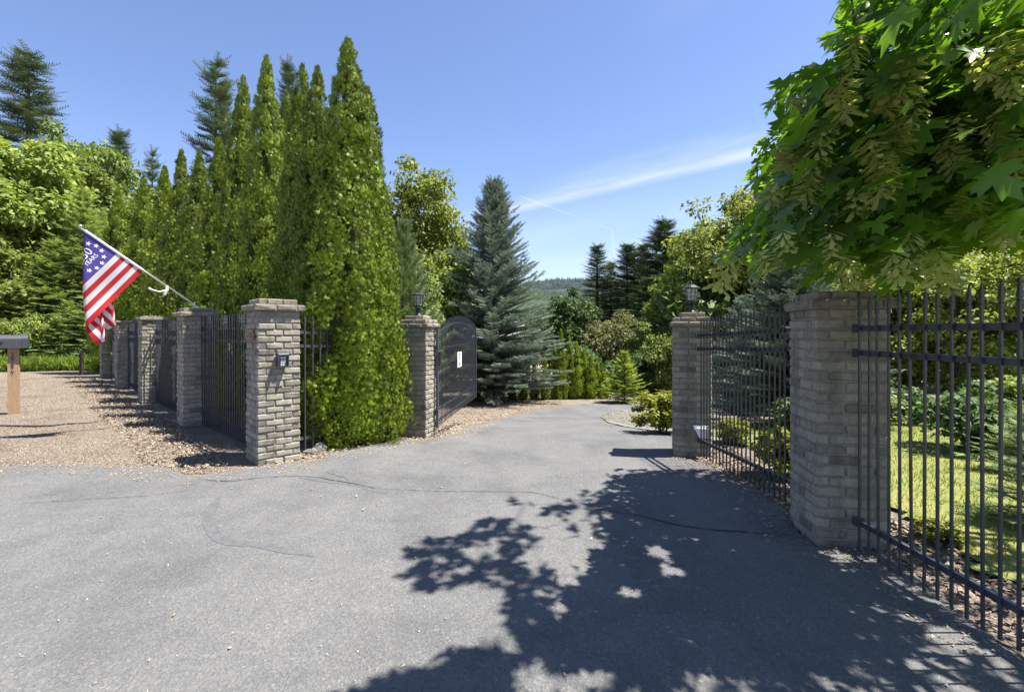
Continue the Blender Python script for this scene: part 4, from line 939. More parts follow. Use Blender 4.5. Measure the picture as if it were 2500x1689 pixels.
# ---- left woodland
LF = 'woodland behind the gravel on the left'
for i, (px, Y, ty, rad, pr, lab) in enumerate([
    (45, 27, 285, 4.6, dec_b, 'large bright leafy tree at the left edge, under the tall fir'),
    (165, 31, 345, 4.0, dec_b, 'bright leafy tree right of the large one at the left edge'),
    (-95, 25, 250, 4.8, dec_b, 'bright leafy tree cut off by the left edge of the picture'),
    (235, 33, 430, 3.4, dec_b2, 'mid-height leafy tree behind the flag tip'),
    (318, 36, 500, 3.2, dec_b2, 'small leafy tree between the flag and the hedge top'),
    (255, 41, 300, 4.4, dec_m, 'darker oak-like tree on the skyline beside the tall left fir'),
    (160, 41, 268, 4.0, dec_m, 'dark leafy tree directly below the tall left fir'),
    (15, 22.5, 560, 2.6, dec_b2, 'lower leafy tree in front of the woodland above the mailbox'),
    (380, 33, 430, 3.2, dec_b2, 'leafy tree peeping over the hedge left part'),
    (450, 34, 420, 3.0, dec_m, 'leafy tree hidden behind the middle of the hedge')]):
    plant_px('leafy_tree', lab, 'tree', pr, px, Y, ty, rad, i * 1.9, LF)
for i, (px, Y, ty, rad, lab) in enumerate([
    (205, 23.5, 470, 2.5, 'feathery young conifer right behind the flag'), (125, 22.6, 590, 2.0, 'feathery young conifer left of the flag'),
    (248, 24.5, 520, 2.2, 'feathery young conifer between flag and hedge'), (62, 21.8, 690, 1.7, 'small feathery conifer above the mailbox'),
    (232, 21.6, 700, 1.5, 'small feathery conifer low behind the flag'), (165, 21.4, 735, 1.3, 'smallest feathery conifer at the meadow edge'), (300, 26.5, 560, 2.0, 'feathery conifer against the left end of the hedge')]):
    plant_px('young_conifer', lab, 'conifer', young, px, Y, ty, rad, i * 2.3, LF)
for i, (px, Y, ty, rad, pr, lab) in enumerate([
    (70, 45, 128, 5.0, fir2, 'tall ragged fir at the upper left against the sky'), (292, 46, 325, 4.0, fir, 'broad fir on the skyline right of the flag'),
    (372, 36, 372, 1.7, fir2, 'thin young fir top on the skyline left of the hedge'), (527, 38, 150, 3.3, fir2, 'tall sparse fir standing left of the tall arborvitae'),
    (704, 46, 162, 3.4, fir, 'fir top glimpsed between the arborvitae tips'), (548, 42, 215, 2.6, fir, 'second fir tucked behind the tall sparse fir')]):
    plant_px('fir_tree', lab, 'conifer', pr, px, Y, ty, rad, i * 1.3, 'firs on the skyline')
for i, (px, Y, ty, rad, pr) in enumerate([(30, 20.9, 770, 1.3, bush_m), (95, 21.3, 755, 1.2, bush_m), (185, 21.4, 800, .9, bush_m), (225, 21.0, 815, .8, bush_d)]):
    plant_px('fern_shrub', ['leafy shrub above the mailbox', 'leafy shrub right of the mailbox', 'leafy shrub left of the flag bottom', 'dark low shrub under the flag bottom'][i] + ' at the meadow edge', 'shrub', pr, px, Y, ty, rad, i, 'meadow edge shrubs')

# ---- middle
plant_px('olive_tree', 'open-crowned olive-green tree behind the hedge, left of the blue spruce', 'tree', dec_o, 1005, 26, 336, 3.5, .5)
plant_px('olive_tree', 'lower olive-green tree with round crown close left of the spruce', 'tree', dec_o, 1085, 28, 470, 2.6, 2.5)
plant_px('leafy_tree', 'yellow-green leafy tree between pine and olive-green tree', 'tree', dec_b2, 1075, 20.5, 590, 1.9, 1.5)
plant_px('leafy_tree', 'yellow-green leafy tree behind the gate top', 'tree', dec_b2, 985, 18, 560, 1.7, 3.5)
plant_px('pine_tree', 'soft pale green pine behind the gate pillar lantern', 'conifer', pine, 985, 12.4, 560, 1.75, .2)
plant_px('blue_spruce', 'large blue spruce standing beside the open gate', 'conifer', spruce, 1207, 20.4, 450, 3.0, .4)
plant_px('round_tree', 'dark green round tree right of the blue spruce', 'tree', dec_d, 1393, 30, 684, 2.1, .4)
plant_px('round_tree', 'dark green tree half hidden by the blue spruce', 'tree', dec_d, 1340, 33, 735, 2.2, 2.4)
plant_px('olive_shrub', 'pale olive shrub behind the lime conifer', 'shrub', bush_p, 1500, 28, 745, 2.0, .3)
plant_px('olive_shrub', 'pale olive shrub left of the other, behind the clipped hedge', 'shrub', bush_p, 1455, 30, 780, 1.6, 1.3)
plant_px('cone_shrub', 'cone-shaped mid green shrub left of the lantern pillar', 'shrub', bush_c, 1566, 25, 775, 1.2, .3)
plant_px('cone_shrub', 'broad deep green shrub at the far side of the bend', 'shrub', dec_d, 1590, 23.2, 838, 1.25, 1.3)
plant_px('cone_shrub', 'leafy shrub just left of the lantern pillar', 'shrub', bush_m, 1632, 22.5, 800, 1.2, 2.3)
plant_px('lime_conifer', 'small lime-green conifer at the outside of the bend', 'conifer', lime, 1524, 19.9, 862, 1.12, .3)
for i, (px, Y, ty, rad, pr, lab) in enumerate([
    (1458, 48, 602, 3.7, fir, 'leftmost dark fir of the distant group over the bend'), (1491, 50, 642, 3.0, fir, 'second fir from the left over the bend'),
    (1531, 46, 598, 3.7, fir, 'tall slim fir in the middle of the distant group'), (1549, 47, 606, 3.2, fir2, 'sparse fir touching the tall slim one'),
    (1572, 45, 598, 3.2, fir, 'fir with pointed top left of the tallest pair'), (1602, 42, 566, 3.5, fir2, 'ragged fir left of the tallest distant fir'),
    (1622, 40, 540, 4.2, fir, 'tallest distant fir left of the right-hand leafy tree'), (1652, 41, 590, 4.2, fir, 'dark fir behind the lantern pillar'), (1590, 36, 680, 3.8, fir, 'lower bushy fir in front of the distant group')]):
    plant_px('fir_tree', lab, 'conifer', pr, px, Y, ty, rad, i * 1.7, 'distant firs over the bend')
# ---- right
RG = 'leafy trees on the right'
for i, (px, Y, ty, rad, pr, lab) in enumerate([
    (1775, 27, 415, 3.6, dec_airy, 'bright leafy tree behind the right lantern'), (1705, 29, 505, 3.2, dec_b2, 'leafy tree left of the bright one behind the lantern'),
    (1655, 31, 640, 2.6, dec_b2, 'low leafy tree beside the distant firs'), (1860, 29, 400, 4.0, dec_m, 'leafy tree behind the maple tips'),
    (1975, 25, 480, 3.4, dec_airy, 'leafy tree behind the near right pillar'), (2080, 16.5, 520, 2.6, dec_airy, 'leafy tree right of the near pillar beyond the lawn'),
    (2210, 18.5, 470, 3.0, dec_b2, 'leafy tree in the middle beyond the lawn'), (2330, 15.5, 480, 2.5, dec_airy, 'thin-trunked leafy tree at the lawn edge'),
    (2450, 17.5, 430, 3.0, dec_b2, 'leafy tree behind the right fence end'), (2560, 14.5, 430, 2.6, dec_airy, 'leafy tree at the right picture edge'), (2680, 16, 380, 3.2, dec_m, 'leafy tree beyond the right picture edge'),
    (2160, 25, 500, 3.4, dec_m, 'darker leafy tree behind the lawn trees, left'), (2400, 25, 480, 3.6, dec_m, 'darker leafy tree behind the lawn trees, right'), (1780, 28, 600, 3.0, dec_d, 'dark leafy tree behind the blue spruce right')]):
    plant_px('leafy_tree', lab, 'tree', pr, px, Y, ty, rad, i * 2.2, RG)
plant_px('blue_spruce', 'pale blue spruce behind the fence between the right pillars', 'conifer', spruce, 1935, 10.0, 585, 1.75, 1.2)
plant_px('blue_spruce', 'smaller blue spruce seen low through the right fence bars', 'conifer', spruce, 1815, 13.0, 730, 1.3, 2.2)
for i, (px, py, h, rad, pr, nm, lab) in enumerate([
    (1612, 1058, .78, .56, bush_y, 'yellow_shrub', 'bright yellow-green shrub beside the driveway, left of the lantern pillar'),
    (1925, 1165, .55, .42, bush_y, 'yellow_shrub', 'yellow-green shrub behind the bars between the right pillars'),
    (1790, 1085, .40, .30, bush_y, 'yellow_shrub', 'small yellow shrub at the back foot of the lantern pillar'),
    (2395, 1110, 1.0, .85, bush_d, 'laurel_shrub', 'dark glossy shrub at the lawn edge behind the right fence'),
    (2200, 1040, 1.0, .7, bush_d, 'laurel_shrub', 'dark round shrub at the far end of the lawn'),
    (2120, 1050, .8, .75, bush_m, 'leafy_shrub', 'pale leafy shrub just right of the near pillar'),
    (2540, 1090, 1.2, .9, bush_m, 'leafy_shrub', 'leafy shrub behind the last fence bars'),
    (1990, 1060, .9, .8, bush_d, 'laurel_shrub', 'dark shrub behind the near right pillar'),
    (2290, 1322, .16, .18, bush_y, 'groundcover_plant', 'small orange-tipped plant at the foot of the right fence')]):
    g = ground_at(px, py); plant_tree(nm, lab, 'shrub', pr, g[0], g[1], h, rad, i * 1.1, 'garden shrubs')
for i, (px, py, h, lab) in enumerate([(2500, 1290, .95, 'wispy young conifer on the lawn by the last fence bars'), (2470, 1160, .7, 'second wispy conifer farther back on the lawn')]):
    g = ground_at(px, py); plant_tree('young_conifer', lab, 'conifer', seedl, g[0] + .1, g[1], h, .5, i, 'lawn conifers')
# backdrop wood closing the view behind the lawn and between the trees
def wood_mass(name, label, x0, x1, Y0, Y1, hmax, n, mat, seed, leaf=.5):
    r = np.random.default_rng(seed); X = r.uniform(x0, x1, n); Y = r.uniform(Y0, Y1, n)
    hh = hmax * (.7 + .18 * np.sin(X * .9 + seed) + .12 * np.sin(X * 2.3)); z = Hn(X, Y) + hh * r.uniform(0, 1, n) ** .8
    nor = np.stack([r.normal(size=n) * .6, -np.ones(n) * .5, np.ones(n) * .8], 1) + r.normal(size=(n, 3)) * .4
    V, Fc = scatter(leaf_v, leaf_f, np.stack([X, Y, z], 1), rdir(n, r), nor, leaf * r.uniform(.6, 1.3, n))
    o = link(name, mesh_np(name, V, Fc, mat, np.clip(r.normal(.4, .25, n), 0, 1))); stuff(o); tag(o, label, 'wood')
wood_mass('wood', 'mass of woodland closing the view beyond the lawn', 8, 42, 24, 31, 8.5, 15000, M['mid'], 3)
wood_mass('wood', 'mass of woodland behind the leafy trees on the left', -48, -19, 30, 37, 10, 13000, M['mid'], 4)
wood_mass('undergrowth', 'low undergrowth at the far side of the bend', 3, 16, 24, 30, 2.4, 7000, M['deep'], 5, .3)
wood_mass('undergrowth', 'low undergrowth behind the hedge and gate', -12, -1.5, 24, 32, 3.2, 7000, M['mid'], 6, .3)

# ---- house glimpsed behind the spruce
hx, hy = at(1175, 800, 36).x, 36.0
hs = thing('house', 'pale house half hidden behind the blue spruce', 'house', (hx, hy, Hf(hx, hy)), R(8))
MB().box((0, 0, 1.7), (6.4, 5, 3.4)).build('wall', M['house_wall'], hs)
MB().add([(-3.6, -2.9, 3.3), (3.6, -2.9, 3.3), (3.6, 2.9, 3.3), (-3.6, 2.9, 3.3), (-3.6, 0, 5.0), (3.6, 0, 5.0)], [(0, 1, 5, 4), (2, 3, 4, 5), (0, 4, 3), (1, 2, 5), (3, 2, 1, 0)]).build('roof', M['house_roof'], hs)
for x in (-2, 0, 2):
    wn = MB().box((x, -2.53, 1.9), (1.2, .1, 1.3)).build('window', M['white'], hs); MB().box((x, -2.585, 1.9), (1.0, .02, 1.1)).build('pane', M['window'], wn)
# ================================================================== MAPLE
r = np.random.default_rng(77)
vis_poly = [(2190, -160), (2065, 60), (2032, 120), (1988, 150), (1975, 185), (1925, 178), (1905, 225), (1925, 262), (1900, 312), (1855, 345), (1870, 425), (1832, 500), (1792, 580), (1785, 607), (1850, 642), (1920, 647), (1970, 674), (2070, 664), (2130, 687), (2240, 667), (2300, 642), (2335, 600), (2420, 565), (2520, 550), (2640, 540), (2640, -160)]
sh_px = [(1700, 1150), (1640, 1165), (1560, 1180), (1475, 1166), (1480, 1178), (1420, 1205), (1345, 1238), (1310, 1228), (1245, 1222), (1275, 1245), (1180, 1265), (1160, 1290), (1060, 1308), (1012, 1322), (1000, 1380), (1025, 1445), (1090, 1432), (1150, 1412), (1212, 1422), (1262, 1450), (1240, 1500), (1205, 1542), (1170, 1562), (1090, 1590), (1000, 1640), (890, 1689)]
sh_poly = [ground_at(*p) for p in sh_px] + [(-1.15, 1.6), (-1.5, 0.6), (-1.4, -1.5), (6, -1.5), (6, 3.6), (2.85, 3.6), (2.6, 5.0), (2.0, 5.35)]
COT = 1 / math.tan(R(SUN_EL))
HOLES = [(*ground_at(px, py), rr) for px, py, rr in ((1314, 1270, .14), (1370, 1350, .15), (1436, 1326, .15), (1309, 1364, .11), (1413, 1366, .12), (1399, 1411, .11), (1610, 1350, .13), (1650, 1397, .12), (2052, 1364, .11), (1319, 1655, .12), (1446, 1660, .12), (1240, 1545, .10), (1160, 1345, .10), (1210, 1330, .09), (1130, 1395, .09), (1385, 1490, .10), (2320, 1575, .10), (1540, 1450, .09), (1700, 1560, .08))]
def maple_ok(P, mg=0.0):
    x, y, z = P[:, 0], P[:, 1], P[:, 2]
    yy_ = np.maximum(y, .15); px = CX + x / yy_ * F; py = HY - (z - EYE) / yy_ * F
    px = px + 30 * np.sin(py / 29.) + 22 * np.sin(py / 12.5 + px / 23.); py = py + 24 * np.sin(px / 27.) + 14 * np.sin(px / 11.)
    infr = (y > .15) & (px < 2620) & (py > -150) & (px > -150)
    ok = ~infr | in_poly(px, py, vis_poly)
    ok &= in_poly(x - COT * z, y, sh_poly) | (infr & (y < 5.6) & (x - COT * z > 1.0) & (x - COT * z < 2.7))
    ok &= np.sin(x * 5.1 + y * 2.0) * np.sin(y * 4.7 + z * 3.1) * np.sin(z * 5.9 + x * 1.3) < .42
    for hx_, hy_, hr_ in HOLES:
        ok &= (x - COT * z - hx_) ** 2 + (y - hy_) ** 2 > hr_ * hr_
    ok &= ~((y > .15) & (px < 2640) & (py > 655 + 25 * np.sin(px / 37)))
    ok &= np.linalg.norm(P - np.array([0, 0, EYE]), axis=1) > 2.75
    return ok
cent = np.array([3.3, 2.3, 4.0]); rad3 = np.array([3.7, 3.7, 2.5])
cl = np.zeros((0, 3))
while len(cl) < 330:
    q = cent + r.uniform(-1, 1, (4000, 3)) * rad3
    e2 = (((q - cent) / rad3) ** 2).sum(1); q = q[(e2 < 1) & (q[:, 2] > 1.75)]
    q = q[maple_ok(q)]; cl = np.concatenate([cl, q])
# favour the part of the crown in view and above the driveway
px_ = CX + cl[:, 0] / np.maximum(cl[:, 1], .3) * F; py_ = HY - (cl[:, 2] - EYE) / np.maximum(cl[:, 1], .3) * F
cl = cl[:330]
ex = np.zeros((0, 3))
while len(ex) < 400:
    Yq = r.uniform(2.5, 5.3, 4000); q = np.stack([(r.uniform(1765, 2560, 4000) - CX) / F * Yq, Yq, EYE - (r.uniform(-10, 725, 4000) - HY) / F * Yq], 1)
    ex = np.concatenate([ex, q[maple_ok(q)]])
cl = np.concatenate([cl, ex[:400]])
ex = np.zeros((0, 3))
while len(ex) < 120:
    Yq = r.uniform(2.35, 3.2, 4000); q = np.stack([(r.uniform(2000, 2560, 4000) - CX) / F * Yq, Yq, EYE - (r.uniform(-10, 640, 4000) - HY) / F * Yq], 1)
    ex = np.concatenate([ex, q[maple_ok(q)]])
cl = np.concatenate([cl, ex[:120]])
ex = np.zeros((0, 3)); edge = [ground_at(*p) for p in sh_px[3:]]
while len(ex) < 110:
    k = r.integers(0, len(edge), 3000); e_ = np.array(edge)[k] + r.normal(size=(3000, 2)) * .28; zq = r.uniform(2.6, 5.4, 3000)
    q = np.stack([e_[:, 0] + COT * zq, e_[:, 1], zq], 1); q = q[(((q - cent) / (rad3 * 1.15)) ** 2).sum(1) < 1]; ex = np.concatenate([ex, q[maple_ok(q)]])
cl = np.concatenate([cl, ex[:110]])
trunk_xy = np.array([6.3, 3.3])
nl = 13; ci = np.repeat(np.arange(len(cl)), nl); n = len(ci)
pos = cl[ci] + r.normal(size=(n, 3)) * np.array([.20, .20, .15])
keep = maple_ok(pos); pos = pos[keep]; n = len(pos)
outw = np.zeros((n, 3)); outw[:, :2] = pos[:, :2] - trunk_xy; outw = nrm(outw)
ax = outw * r.uniform(.5, 1.0, (n, 1)) + np.array([0, 0, -1.0]) * r.uniform(.0, .75, (n, 1)) + r.normal(size=(n, 3)) * .32
nor = np.array([0, 0, 1.0]) + outw * .5 + r.normal(size=(n, 3)) * .38
size = r.uniform(.08, .17, n)
# five-lobed leaf
half = [(0.0, 0.0), (.13, -.06), (.36, -.16), (.25, .04), (.47, .08), (.62, .26), (.47, .30), (.60, .50), (.34, .425), (.17, .405), (.25, .66), (.30, .82), (.14, .78), (0.0, 1.05)]
def lobed(droop, cup):
    right = [(x, y) for x, y in half]; left_ = [(-x, y) for x, y in half[-2:0:-1]]
    out2 = right + left_
    z = lambda x, y: cup * abs(x) - droop * y * y
    V = [(x, y, z(x, y)) for x, y in out2] + [(0, .30, z(0, .30))]
    n_ = len(out2); Fs = [(i, (i + 1) % n_, n_) for i in range(n_)]
    return np.array(V), np.array(Fs)
variants = [lobed(.22, .16), lobed(.35, .05), lobed(.10, .28), lobed(.45, -.10)]
pxv = CX + pos[:, 0] / np.maximum(pos[:, 1], .2) * F; pyv = HY - (pos[:, 2] - EYE) / np.maximum(pos[:, 1], .2) * F
inview = (pos[:, 1] > .5) & (pxv > 1700) & (pxv < 2500) & (pyv > 0) & (pyv < 760)
score = np.where(inview, size / np.maximum(pos[:, 1], .5), 0)
big = np.argsort(-score)[:300]
rest = np.ones(n, bool); rest[big] = False
maple = thing('maple_tree', 'big-leaved maple overhanging the right side, laden with seed clusters', 'tree', (trunk_xy[0], trunk_xy[1], 0))
off = np.array([trunk_xy[0], trunk_xy[1], 0.0])
parts = []
vi = r.integers(0, 4, n)
for k in range(4):
    s_ = rest & (vi == k)
    V, Fc = scatter(variants[k][0], variants[k][1], pos[s_] - off, ax[s_], nor[s_], size[s_])
    parts.append((V, Fc, np.repeat(np.clip(r.normal(.45, .25, s_.sum()), 0, 1), len(variants[k][1]))))
V, Fc, T = join(parts); stuff(link('crown', mesh_np('crown', V, Fc, M['maple'], T), maple))
lm = [mesh_np('leaf', v_, f_, M['maple'], np.full(len(f_), .5)) for v_, f_ in variants]
for i in big:
    Yv = Vector(ax[i]).normalized(); Z = Vector(nor[i]); Z = (Z - Yv * Z.dot(Yv)).normalized(); X = Yv.cross(Z)
    o = link('leaf', lm[vi[i]], maple, Vector(pos[i] - off), Matrix((X, Yv, Z)).transposed().to_euler(), (size[i],) * 3)
# limbs
mb = MB(); base = Vector((0, 0, -.3)); fork = Vector((-.15, .1, 3.0))
mb.tube([base, Vector((0, 0, .6)), Vector((-.05, .04, 1.9)), fork], [.30, .24, .20, .17], 10); mb.build('trunk', M['bark_grey'], maple, True)
tg = cl[(cl[:, 0] - COT * cl[:, 2] > .7) & (cl[:, 0] < 4.5)]; targets = tg[np.linspace(0, len(tg) - 1, 7).astype(int)] - off; lim_pts = []
for tgt in targets:
    e_ = Vector(tgt); mid = fork.lerp(e_, .5) + Vector((random.gauss(0, .25), random.gauss(0, .25), .9)); P_ = [fork, fork.lerp(mid, .5) + Vector((0, 0, .15)), mid, mid.lerp(e_, .55) + Vector((0, 0, .06)), e_]
    MB().tube(P_, [.045, .032, .02, .011, .004], 6).build('limb', M['bark_grey'], maple, True); lim_pts += [P_[1].lerp(P_[2], .5), P_[2], P_[2].lerp(P_[3], .5), P_[3], P_[3].lerp(P_[4], .5)]
lp = np.array([tuple(p) for p in lim_pts]); mb = MB()
co_ = cl - off; co_ = co_[np.argsort(np.linalg.norm(co_ - np.array(fork), axis=1))]; node = lp.copy()
for c_ in co_:
    dn = np.linalg.norm(node - c_, axis=1); i = np.argmin(dn); node = np.concatenate([node, c_[None]])
    if dn[i] > 1.1: continue
    s_ = Vector(node[i]); e_ = Vector(c_); bow = Vector(r.normal(size=3)) * .06 * dn[i] + Vector((0, 0, .04))
    mb.tube([s_, s_.lerp(e_, .35) + bow * .8, s_.lerp(e_, .7) + bow, e_], [.0065, .005, .004, .0025], 4, cap=False)
tw_o = mb.build('twigs', M['bark_grey'], maple); stuff(tw_o)
# hanging seed clusters
sv, sf, stt = [], [], []
rs = np.random.default_rng(5)
for k in range(26):
    h_ = -k / 26 * .9 - .05; a = k * 2.4
    for sg in (-.5, .5):
        d_ = Vector((math.cos(a + sg), math.sin(a + sg), -.35 + .2 * math.sin(k * 1.7))).normalized(); s2 = d_.cross(Vector((0, 0, 1))).normalized(); b_ = Vector((0, 0, h_)); n0 = len(sv)
        ln = .42 * rs.uniform(.8, 1.15)
        sv += [b_, b_ + d_ * ln * .45 + s2 * .045, b_ + d_ * ln * .85 + s2 * .075 + Vector((0, 0, -.03)), b_ + d_ * ln + Vector((0, 0, -.03)), b_ + d_ * ln * .85 - s2 * .065, b_ + d_ * ln * .45 - s2 * .03]
        sf.append(tuple(range(n0, n0 + 6))); stt.append(float(np.clip(rs.normal(.5, .25), 0, 1)))
seed_me = mesh_np('seed_cluster', np.array([tuple(p) for p in sv]), np.array(sf), M['seed'], np.array(stt))
spots = [(2440, 70, 2.35, .27), (2385, 150, 2.5, .22), (2340, 270, 2.75, .22), (2420, 290, 2.6, .20), (2300, 340, 3.0, .22), (2470, 330, 2.5, .22), (2220, 130, 3.1, .24), (2160, 200, 3.2, .22), (2100, 60, 3.4, .2), (2050, 190, 3.6, .22), (2010, 290, 3.8, .22), (2190, 290, 3.2, .22),
         (1935, 350, 4.1, .24), (1985, 420, 3.9, .22), (1910, 560, 4.2, .2), (1850, 610, 4.3, .2), (1795, 610, 4.4, .22), (2090, 450, 3.6, .22), (2160, 380, 3.3, .2), (2030, 560, 3.7, .2), (2230, 560, 3.1, .24), (2290, 600, 2.9, .22), (2330, 660, 2.8, .16), (2180, 610, 3.3, .2), (2380, 480, 2.7, .2), (2450, 540, 2.6, .2), (1945, 220, 4.0, .18), (1900, 440, 4.2, .2), (2060, 620, 3.5, .18), (2480, 180, 2.4, .2), (2250, 220, 2.9, .22), (2120, 330, 3.3, .2)]
for i, (px, py, Y, s_) in enumerate(spots):
    near = (np.hypot(pxv - px, pyv - py - 40) < 95) & (pos[:, 1] > .8); Y = max(1.9, float(np.quantile(pos[near, 1], .02)) - .03) if near.any() else Y
    s_ = s_ * (.62 + .13 * Y); p = at(px, py, Y); link('seed_cluster', seed_me, maple, p - Vector(off), (random.gauss(0, .3), random.gauss(0, .3), i * 1.3), (s_ * random.uniform(.8, 1.15), s_, s_ * random.uniform(.55, 1.2)))

# ================================================================== GRASS AND LITTER
blade_v = np.array([(-.5, 0, 0), (.5, 0, 0), (.3, .55, .12), (0, 1, .4)]); blade_f = np.array([(0, 1, 2, 3)])
def blades(name, label, cat, xy, h, w, mat, seed, lean=.35):
    r = np.random.default_rng(seed); n = len(xy); pos = np.column_stack([xy, Hn(xy[:, 0], xy[:, 1]) + .025])
    ax = np.array([0, 0, 1.0]) + r.normal(size=(n, 3)) * lean; nor = np.column_stack([r.normal(size=(n, 2)), np.zeros(n)]) + 1e-3
    hh = h * r.uniform(.5, 1.25, n); V, Fc = scatter(blade_v * np.array([w / h, 1, 1]), blade_f, pos, ax, nor, hh)
    o = link(name, mesh_np(name, V, Fc, mat, np.clip(r.normal(.5, .28, n), 0, 1))); stuff(o); tag(o, label, cat); return o
r = np.random.default_rng(31)
xy = np.column_stack([r.uniform(2.95, 11, 60000), r.uniform(1.5, 13, 60000)]); xy = xy[in_poly(xy[:, 0], xy[:, 1], lawn_poly)]; xy = xy[r.uniform(0, 1, len(xy)) < np.clip(1.4 - xy[:, 1] / 13, .25, 1)]
blades('grass', 'mown grass of the sunlit lawn behind the right fence', 'grass', xy, .05, .008, M['grass'], 1)
xy = np.column_stack([r.uniform(-27, -13.2, 26000), 19.4 + r.uniform(0, 1, 26000) ** 1.4 * 3.8])
xy[:, 1] += .35 * np.sin(xy[:, 0] * 1.7) - .02 * (xy[:, 0] + 20) * 0
blades('meadow_grass', 'bright tall meadow grass along the left gravel edge', 'grass', xy, .50, .022, M['meadow'], 2, .25)
# daisies in the meadow
n = 900; xy = np.column_stack([r.uniform(-27, -13.5, n), r.uniform(21.0, 23.4, n)]); z = Hn(xy[:, 0], xy[:, 1]) + r.uniform(.5, .95, n)
disc = np.array([(math.cos(a), math.sin(a), .12 * (k % 2)) for k, a in enumerate(np.linspace(0, 2 * math.pi, 9)[:-1])] + [(0, 0, 0)]); discf = np.array([(k, (k + 1) % 8, 8) for k in range(8)])
V, Fc = scatter(disc, discf, np.column_stack([xy, z]), rdir(n, r), np.array([0, -.6, 1.0]) + r.normal(size=(n, 3)) * .3, r.uniform(.025, .05, n))
o = link('daisies', mesh_np('daisies', V, Fc, M['petal'])); stuff(o); tag(o, 'drift of small white daisies above the meadow grass', 'flowers')

chip_v = np.array([(-.5, -.25, 0), (.45, -.35, .08), (.5, .3, .02), (-.4, .28, .12)]); chip_f = np.array([(0, 1, 2, 3)])
curl_v = np.array([(-.35, 0, .0), (0, .1, .12), (.35, 0, .0), (.22, .6, .1), (0, 1, .25), (-.22, .6, .1)]); curl_f = np.array([(0, 1, 4, 5), (1, 2, 3, 4)])
def flat_scatter(name, label, cat, xy, s0, s1, mat, seed, tmpl=(chip_v, chip_f), tilt=.35, dz=.012, tmean=.5, asp=1.0):
    r = np.random.default_rng(seed); n = len(xy); a = r.uniform(0, 2 * math.pi, n)
    ax = np.stack([np.cos(a), np.sin(a), r.normal(size=n) * tilt * .4], 1); nor = np.array([0, 0, 1.0]) + r.normal(size=(n, 3)) * tilt
    V, Fc = scatter(tmpl[0] * np.array([asp, 1, 1]), tmpl[1], np.column_stack([xy, Hn(xy[:, 0], xy[:, 1]) + dz + r.uniform(0, .012, n)]), ax, nor, r.uniform(s0, s1, n))
    o = link(name, mesh_np(name, V, Fc, mat, np.repeat(np.clip(r.normal(tmean, .18, n), 0, 1), len(tmpl[1])))); stuff(o); tag(o, label, cat); return o
def strip(n, pts, w0, w1):
    """random points beside a polyline, w0..w1 to its left-hand normal"""
    p = np.asarray(pts, float); seg = np.linalg.norm(np.diff(p, axis=0), axis=1); k = r.choice(len(seg), n, p=seg / seg.sum()); u = r.uniform(0, 1, n)
    q = p[k] + (p[k + 1] - p[k]) * u[:, None]; d = (p[k + 1] - p[k]) / seg[k][:, None]; nn = np.column_stack([-d[:, 1], d[:, 0]])
    return q + nn * (w0 + (w1 - w0) * r.uniform(0, 1, n) ** 1.5)[:, None]
DP = np.asarray(drive_poly)
fl = [c1 + Vector((-.3, -.3)) * .6, c2, c3, c4, c5]
xy = strip(12000, [tuple(c5), tuple(c4), tuple(c3), tuple(c2), (c1.x - .1, c1.y - .1)], -.30, -1.05)
xy = xy[~in_poly(xy[:, 0], xy[:, 1], DP)]
flat_scatter('leaf_litter', 'dry curled leaf litter piled along the foot of the left fence', 'litter', xy, .015, .042, M['litter'], 3, (curl_v, curl_f), .55, .015)
bed = [(c1.x + .2, c1.y - .35), (-1.2, 7.3), (-.6, 9), (-1.2, 12), (0, 15), (2, 19.5), (-4, 20.5), (-4, 10), (-3, 6.4)]
xy = np.column_stack([r.uniform(-4, 2, 40000), 5 + 16 * r.uniform(0, 1, 40000) ** 1.6]); xy = xy[~in_poly(xy[:, 0], xy[:, 1], DP) & (xy[:, 0] + xy[:, 1] > 3.0)][:16000]
flat_scatter('bark_mulch', 'bark mulch and dry leaves between driveway and hedge', 'mulch', xy, .015, .05, M['litter'], 4, (curl_v, curl_f), .45, .006, .55)
xy = np.column_stack([r.uniform(-17, -2.2, 60000), 5.3 + 14 * r.uniform(0, 1, 60000) ** 1.8]); xy = xy[~in_poly(xy[:, 0], xy[:, 1], DP) & (xy[:, 0] + xy[:, 1] < 3.1)]; xy = xy[(np.abs(xy[:, 0]) / xy[:, 1] < 1.15)][:34000]
flat_scatter('wood_chips', 'tan wood chips and gravel scattered over the left verge', 'wood chips', xy, .004, .016, M['chips'], 5, (chip_v, chip_f), .3, .0, .55)
oct_v = np.array([(1, 0, 0), (0, 1, 0), (-1, 0, 0), (0, -1, 0), (0, 0, .7), (0, 0, -.7)]); oct_f = np.array([(0, 1, 4), (1, 2, 4), (2, 3, 4), (3, 0, 4), (1, 0, 5), (2, 1, 5), (3, 2, 5), (0, 3, 5)])
xy = np.column_stack([r.uniform(-16, -2.2, 50000), 5.3 + 13 * r.uniform(0, 1, 50000) ** 1.7]); xy = xy[~in_poly(xy[:, 0], xy[:, 1], DP) & (xy[:, 0] + xy[:, 1] < 3.1)]; xy = xy[(np.abs(xy[:, 0]) / xy[:, 1] < 1.15)][:6000]
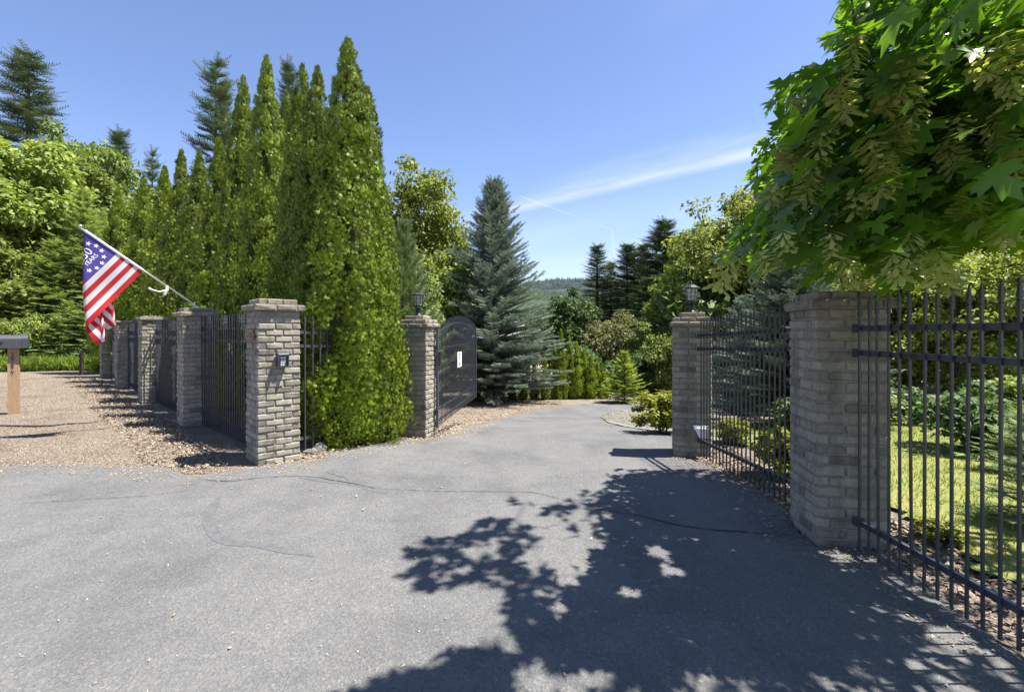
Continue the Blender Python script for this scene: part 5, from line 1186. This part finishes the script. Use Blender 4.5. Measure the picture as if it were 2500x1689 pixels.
flat_scatter('pebbles', 'grey pebbles in the gravel left of the hedge fence', 'gravel', xy, .004, .011, M['pebble'], 6, (oct_v, oct_f), .2, .0)
xy = np.column_stack([r.uniform(2.5, 5.5, 12000), r.uniform(9.5, 19, 12000)]); xy = xy[in_poly(xy[:, 0], xy[:, 1], isl_poly)][:5000]
flat_scatter('pebbles', 'pale pebbles covering the gravel island inside the bend', 'gravel', xy, .01, .035, M['pebble'], 7, (oct_v, oct_f), .2, .018, .6)
# straw and twigs on the asphalt
xy = np.column_stack([r.uniform(-8, 2.3, 9000), 1.2 + 7 * r.uniform(0, 1, 9000) ** 1.3]); xy = xy[in_poly(xy[:, 0], xy[:, 1], DP)]; xy = xy[r.uniform(0, 1, len(xy)) < .55][:1500]
flat_scatter('needles', 'dry needles and straw bits strewn over the asphalt', 'litter', xy, .010, .034, M['straw'], 8, (chip_v, chip_f), .08, .0135, .55, .12)
xy = np.column_stack([r.uniform(-6, 2.3, 60), r.uniform(1.3, 6, 60)]); xy = xy[in_poly(xy[:, 0], xy[:, 1], DP)]
flat_scatter('fallen_leaves', 'few small dry leaves lying on the asphalt', 'litter', xy, .014, .03, M['straw'], 9, (curl_v, curl_f), .2, .014, .5)
# soil and leaves at the foot of the right fence
xy = np.column_stack([r.uniform(2.36, 3.1, 5000), r.uniform(1.2, 7.5, 5000)]); xy = xy[~in_poly(xy[:, 0], xy[:, 1], DP)][:4000]
flat_scatter('leaf_litter', 'dead leaves and twigs under the right fence', 'litter', xy, .02, .06, M['litter'], 10, (curl_v, curl_f), .45, .006, .4)

q = strip(2600, [p for p in L[:22]], 0.02, -0.42); q = q[in_poly(q[:, 0], q[:, 1], DP)]
flat_scatter('wood_chips', 'loose chips and grit spilled along the left edge of the asphalt', 'wood chips', q, .005, .02, M['chips'], 12, (chip_v, chip_f), .2, .0135, .5)
q = strip(1600, [p for p in I[9:]], 0.02, -0.35); q = q[in_poly(q[:, 0], q[:, 1], DP)]
flat_scatter('leaf_litter', 'leaf crumbs gathered along the right edge of the asphalt', 'litter', q, .006, .025, M['litter'], 13, (curl_v, curl_f), .25, .0135, .45)
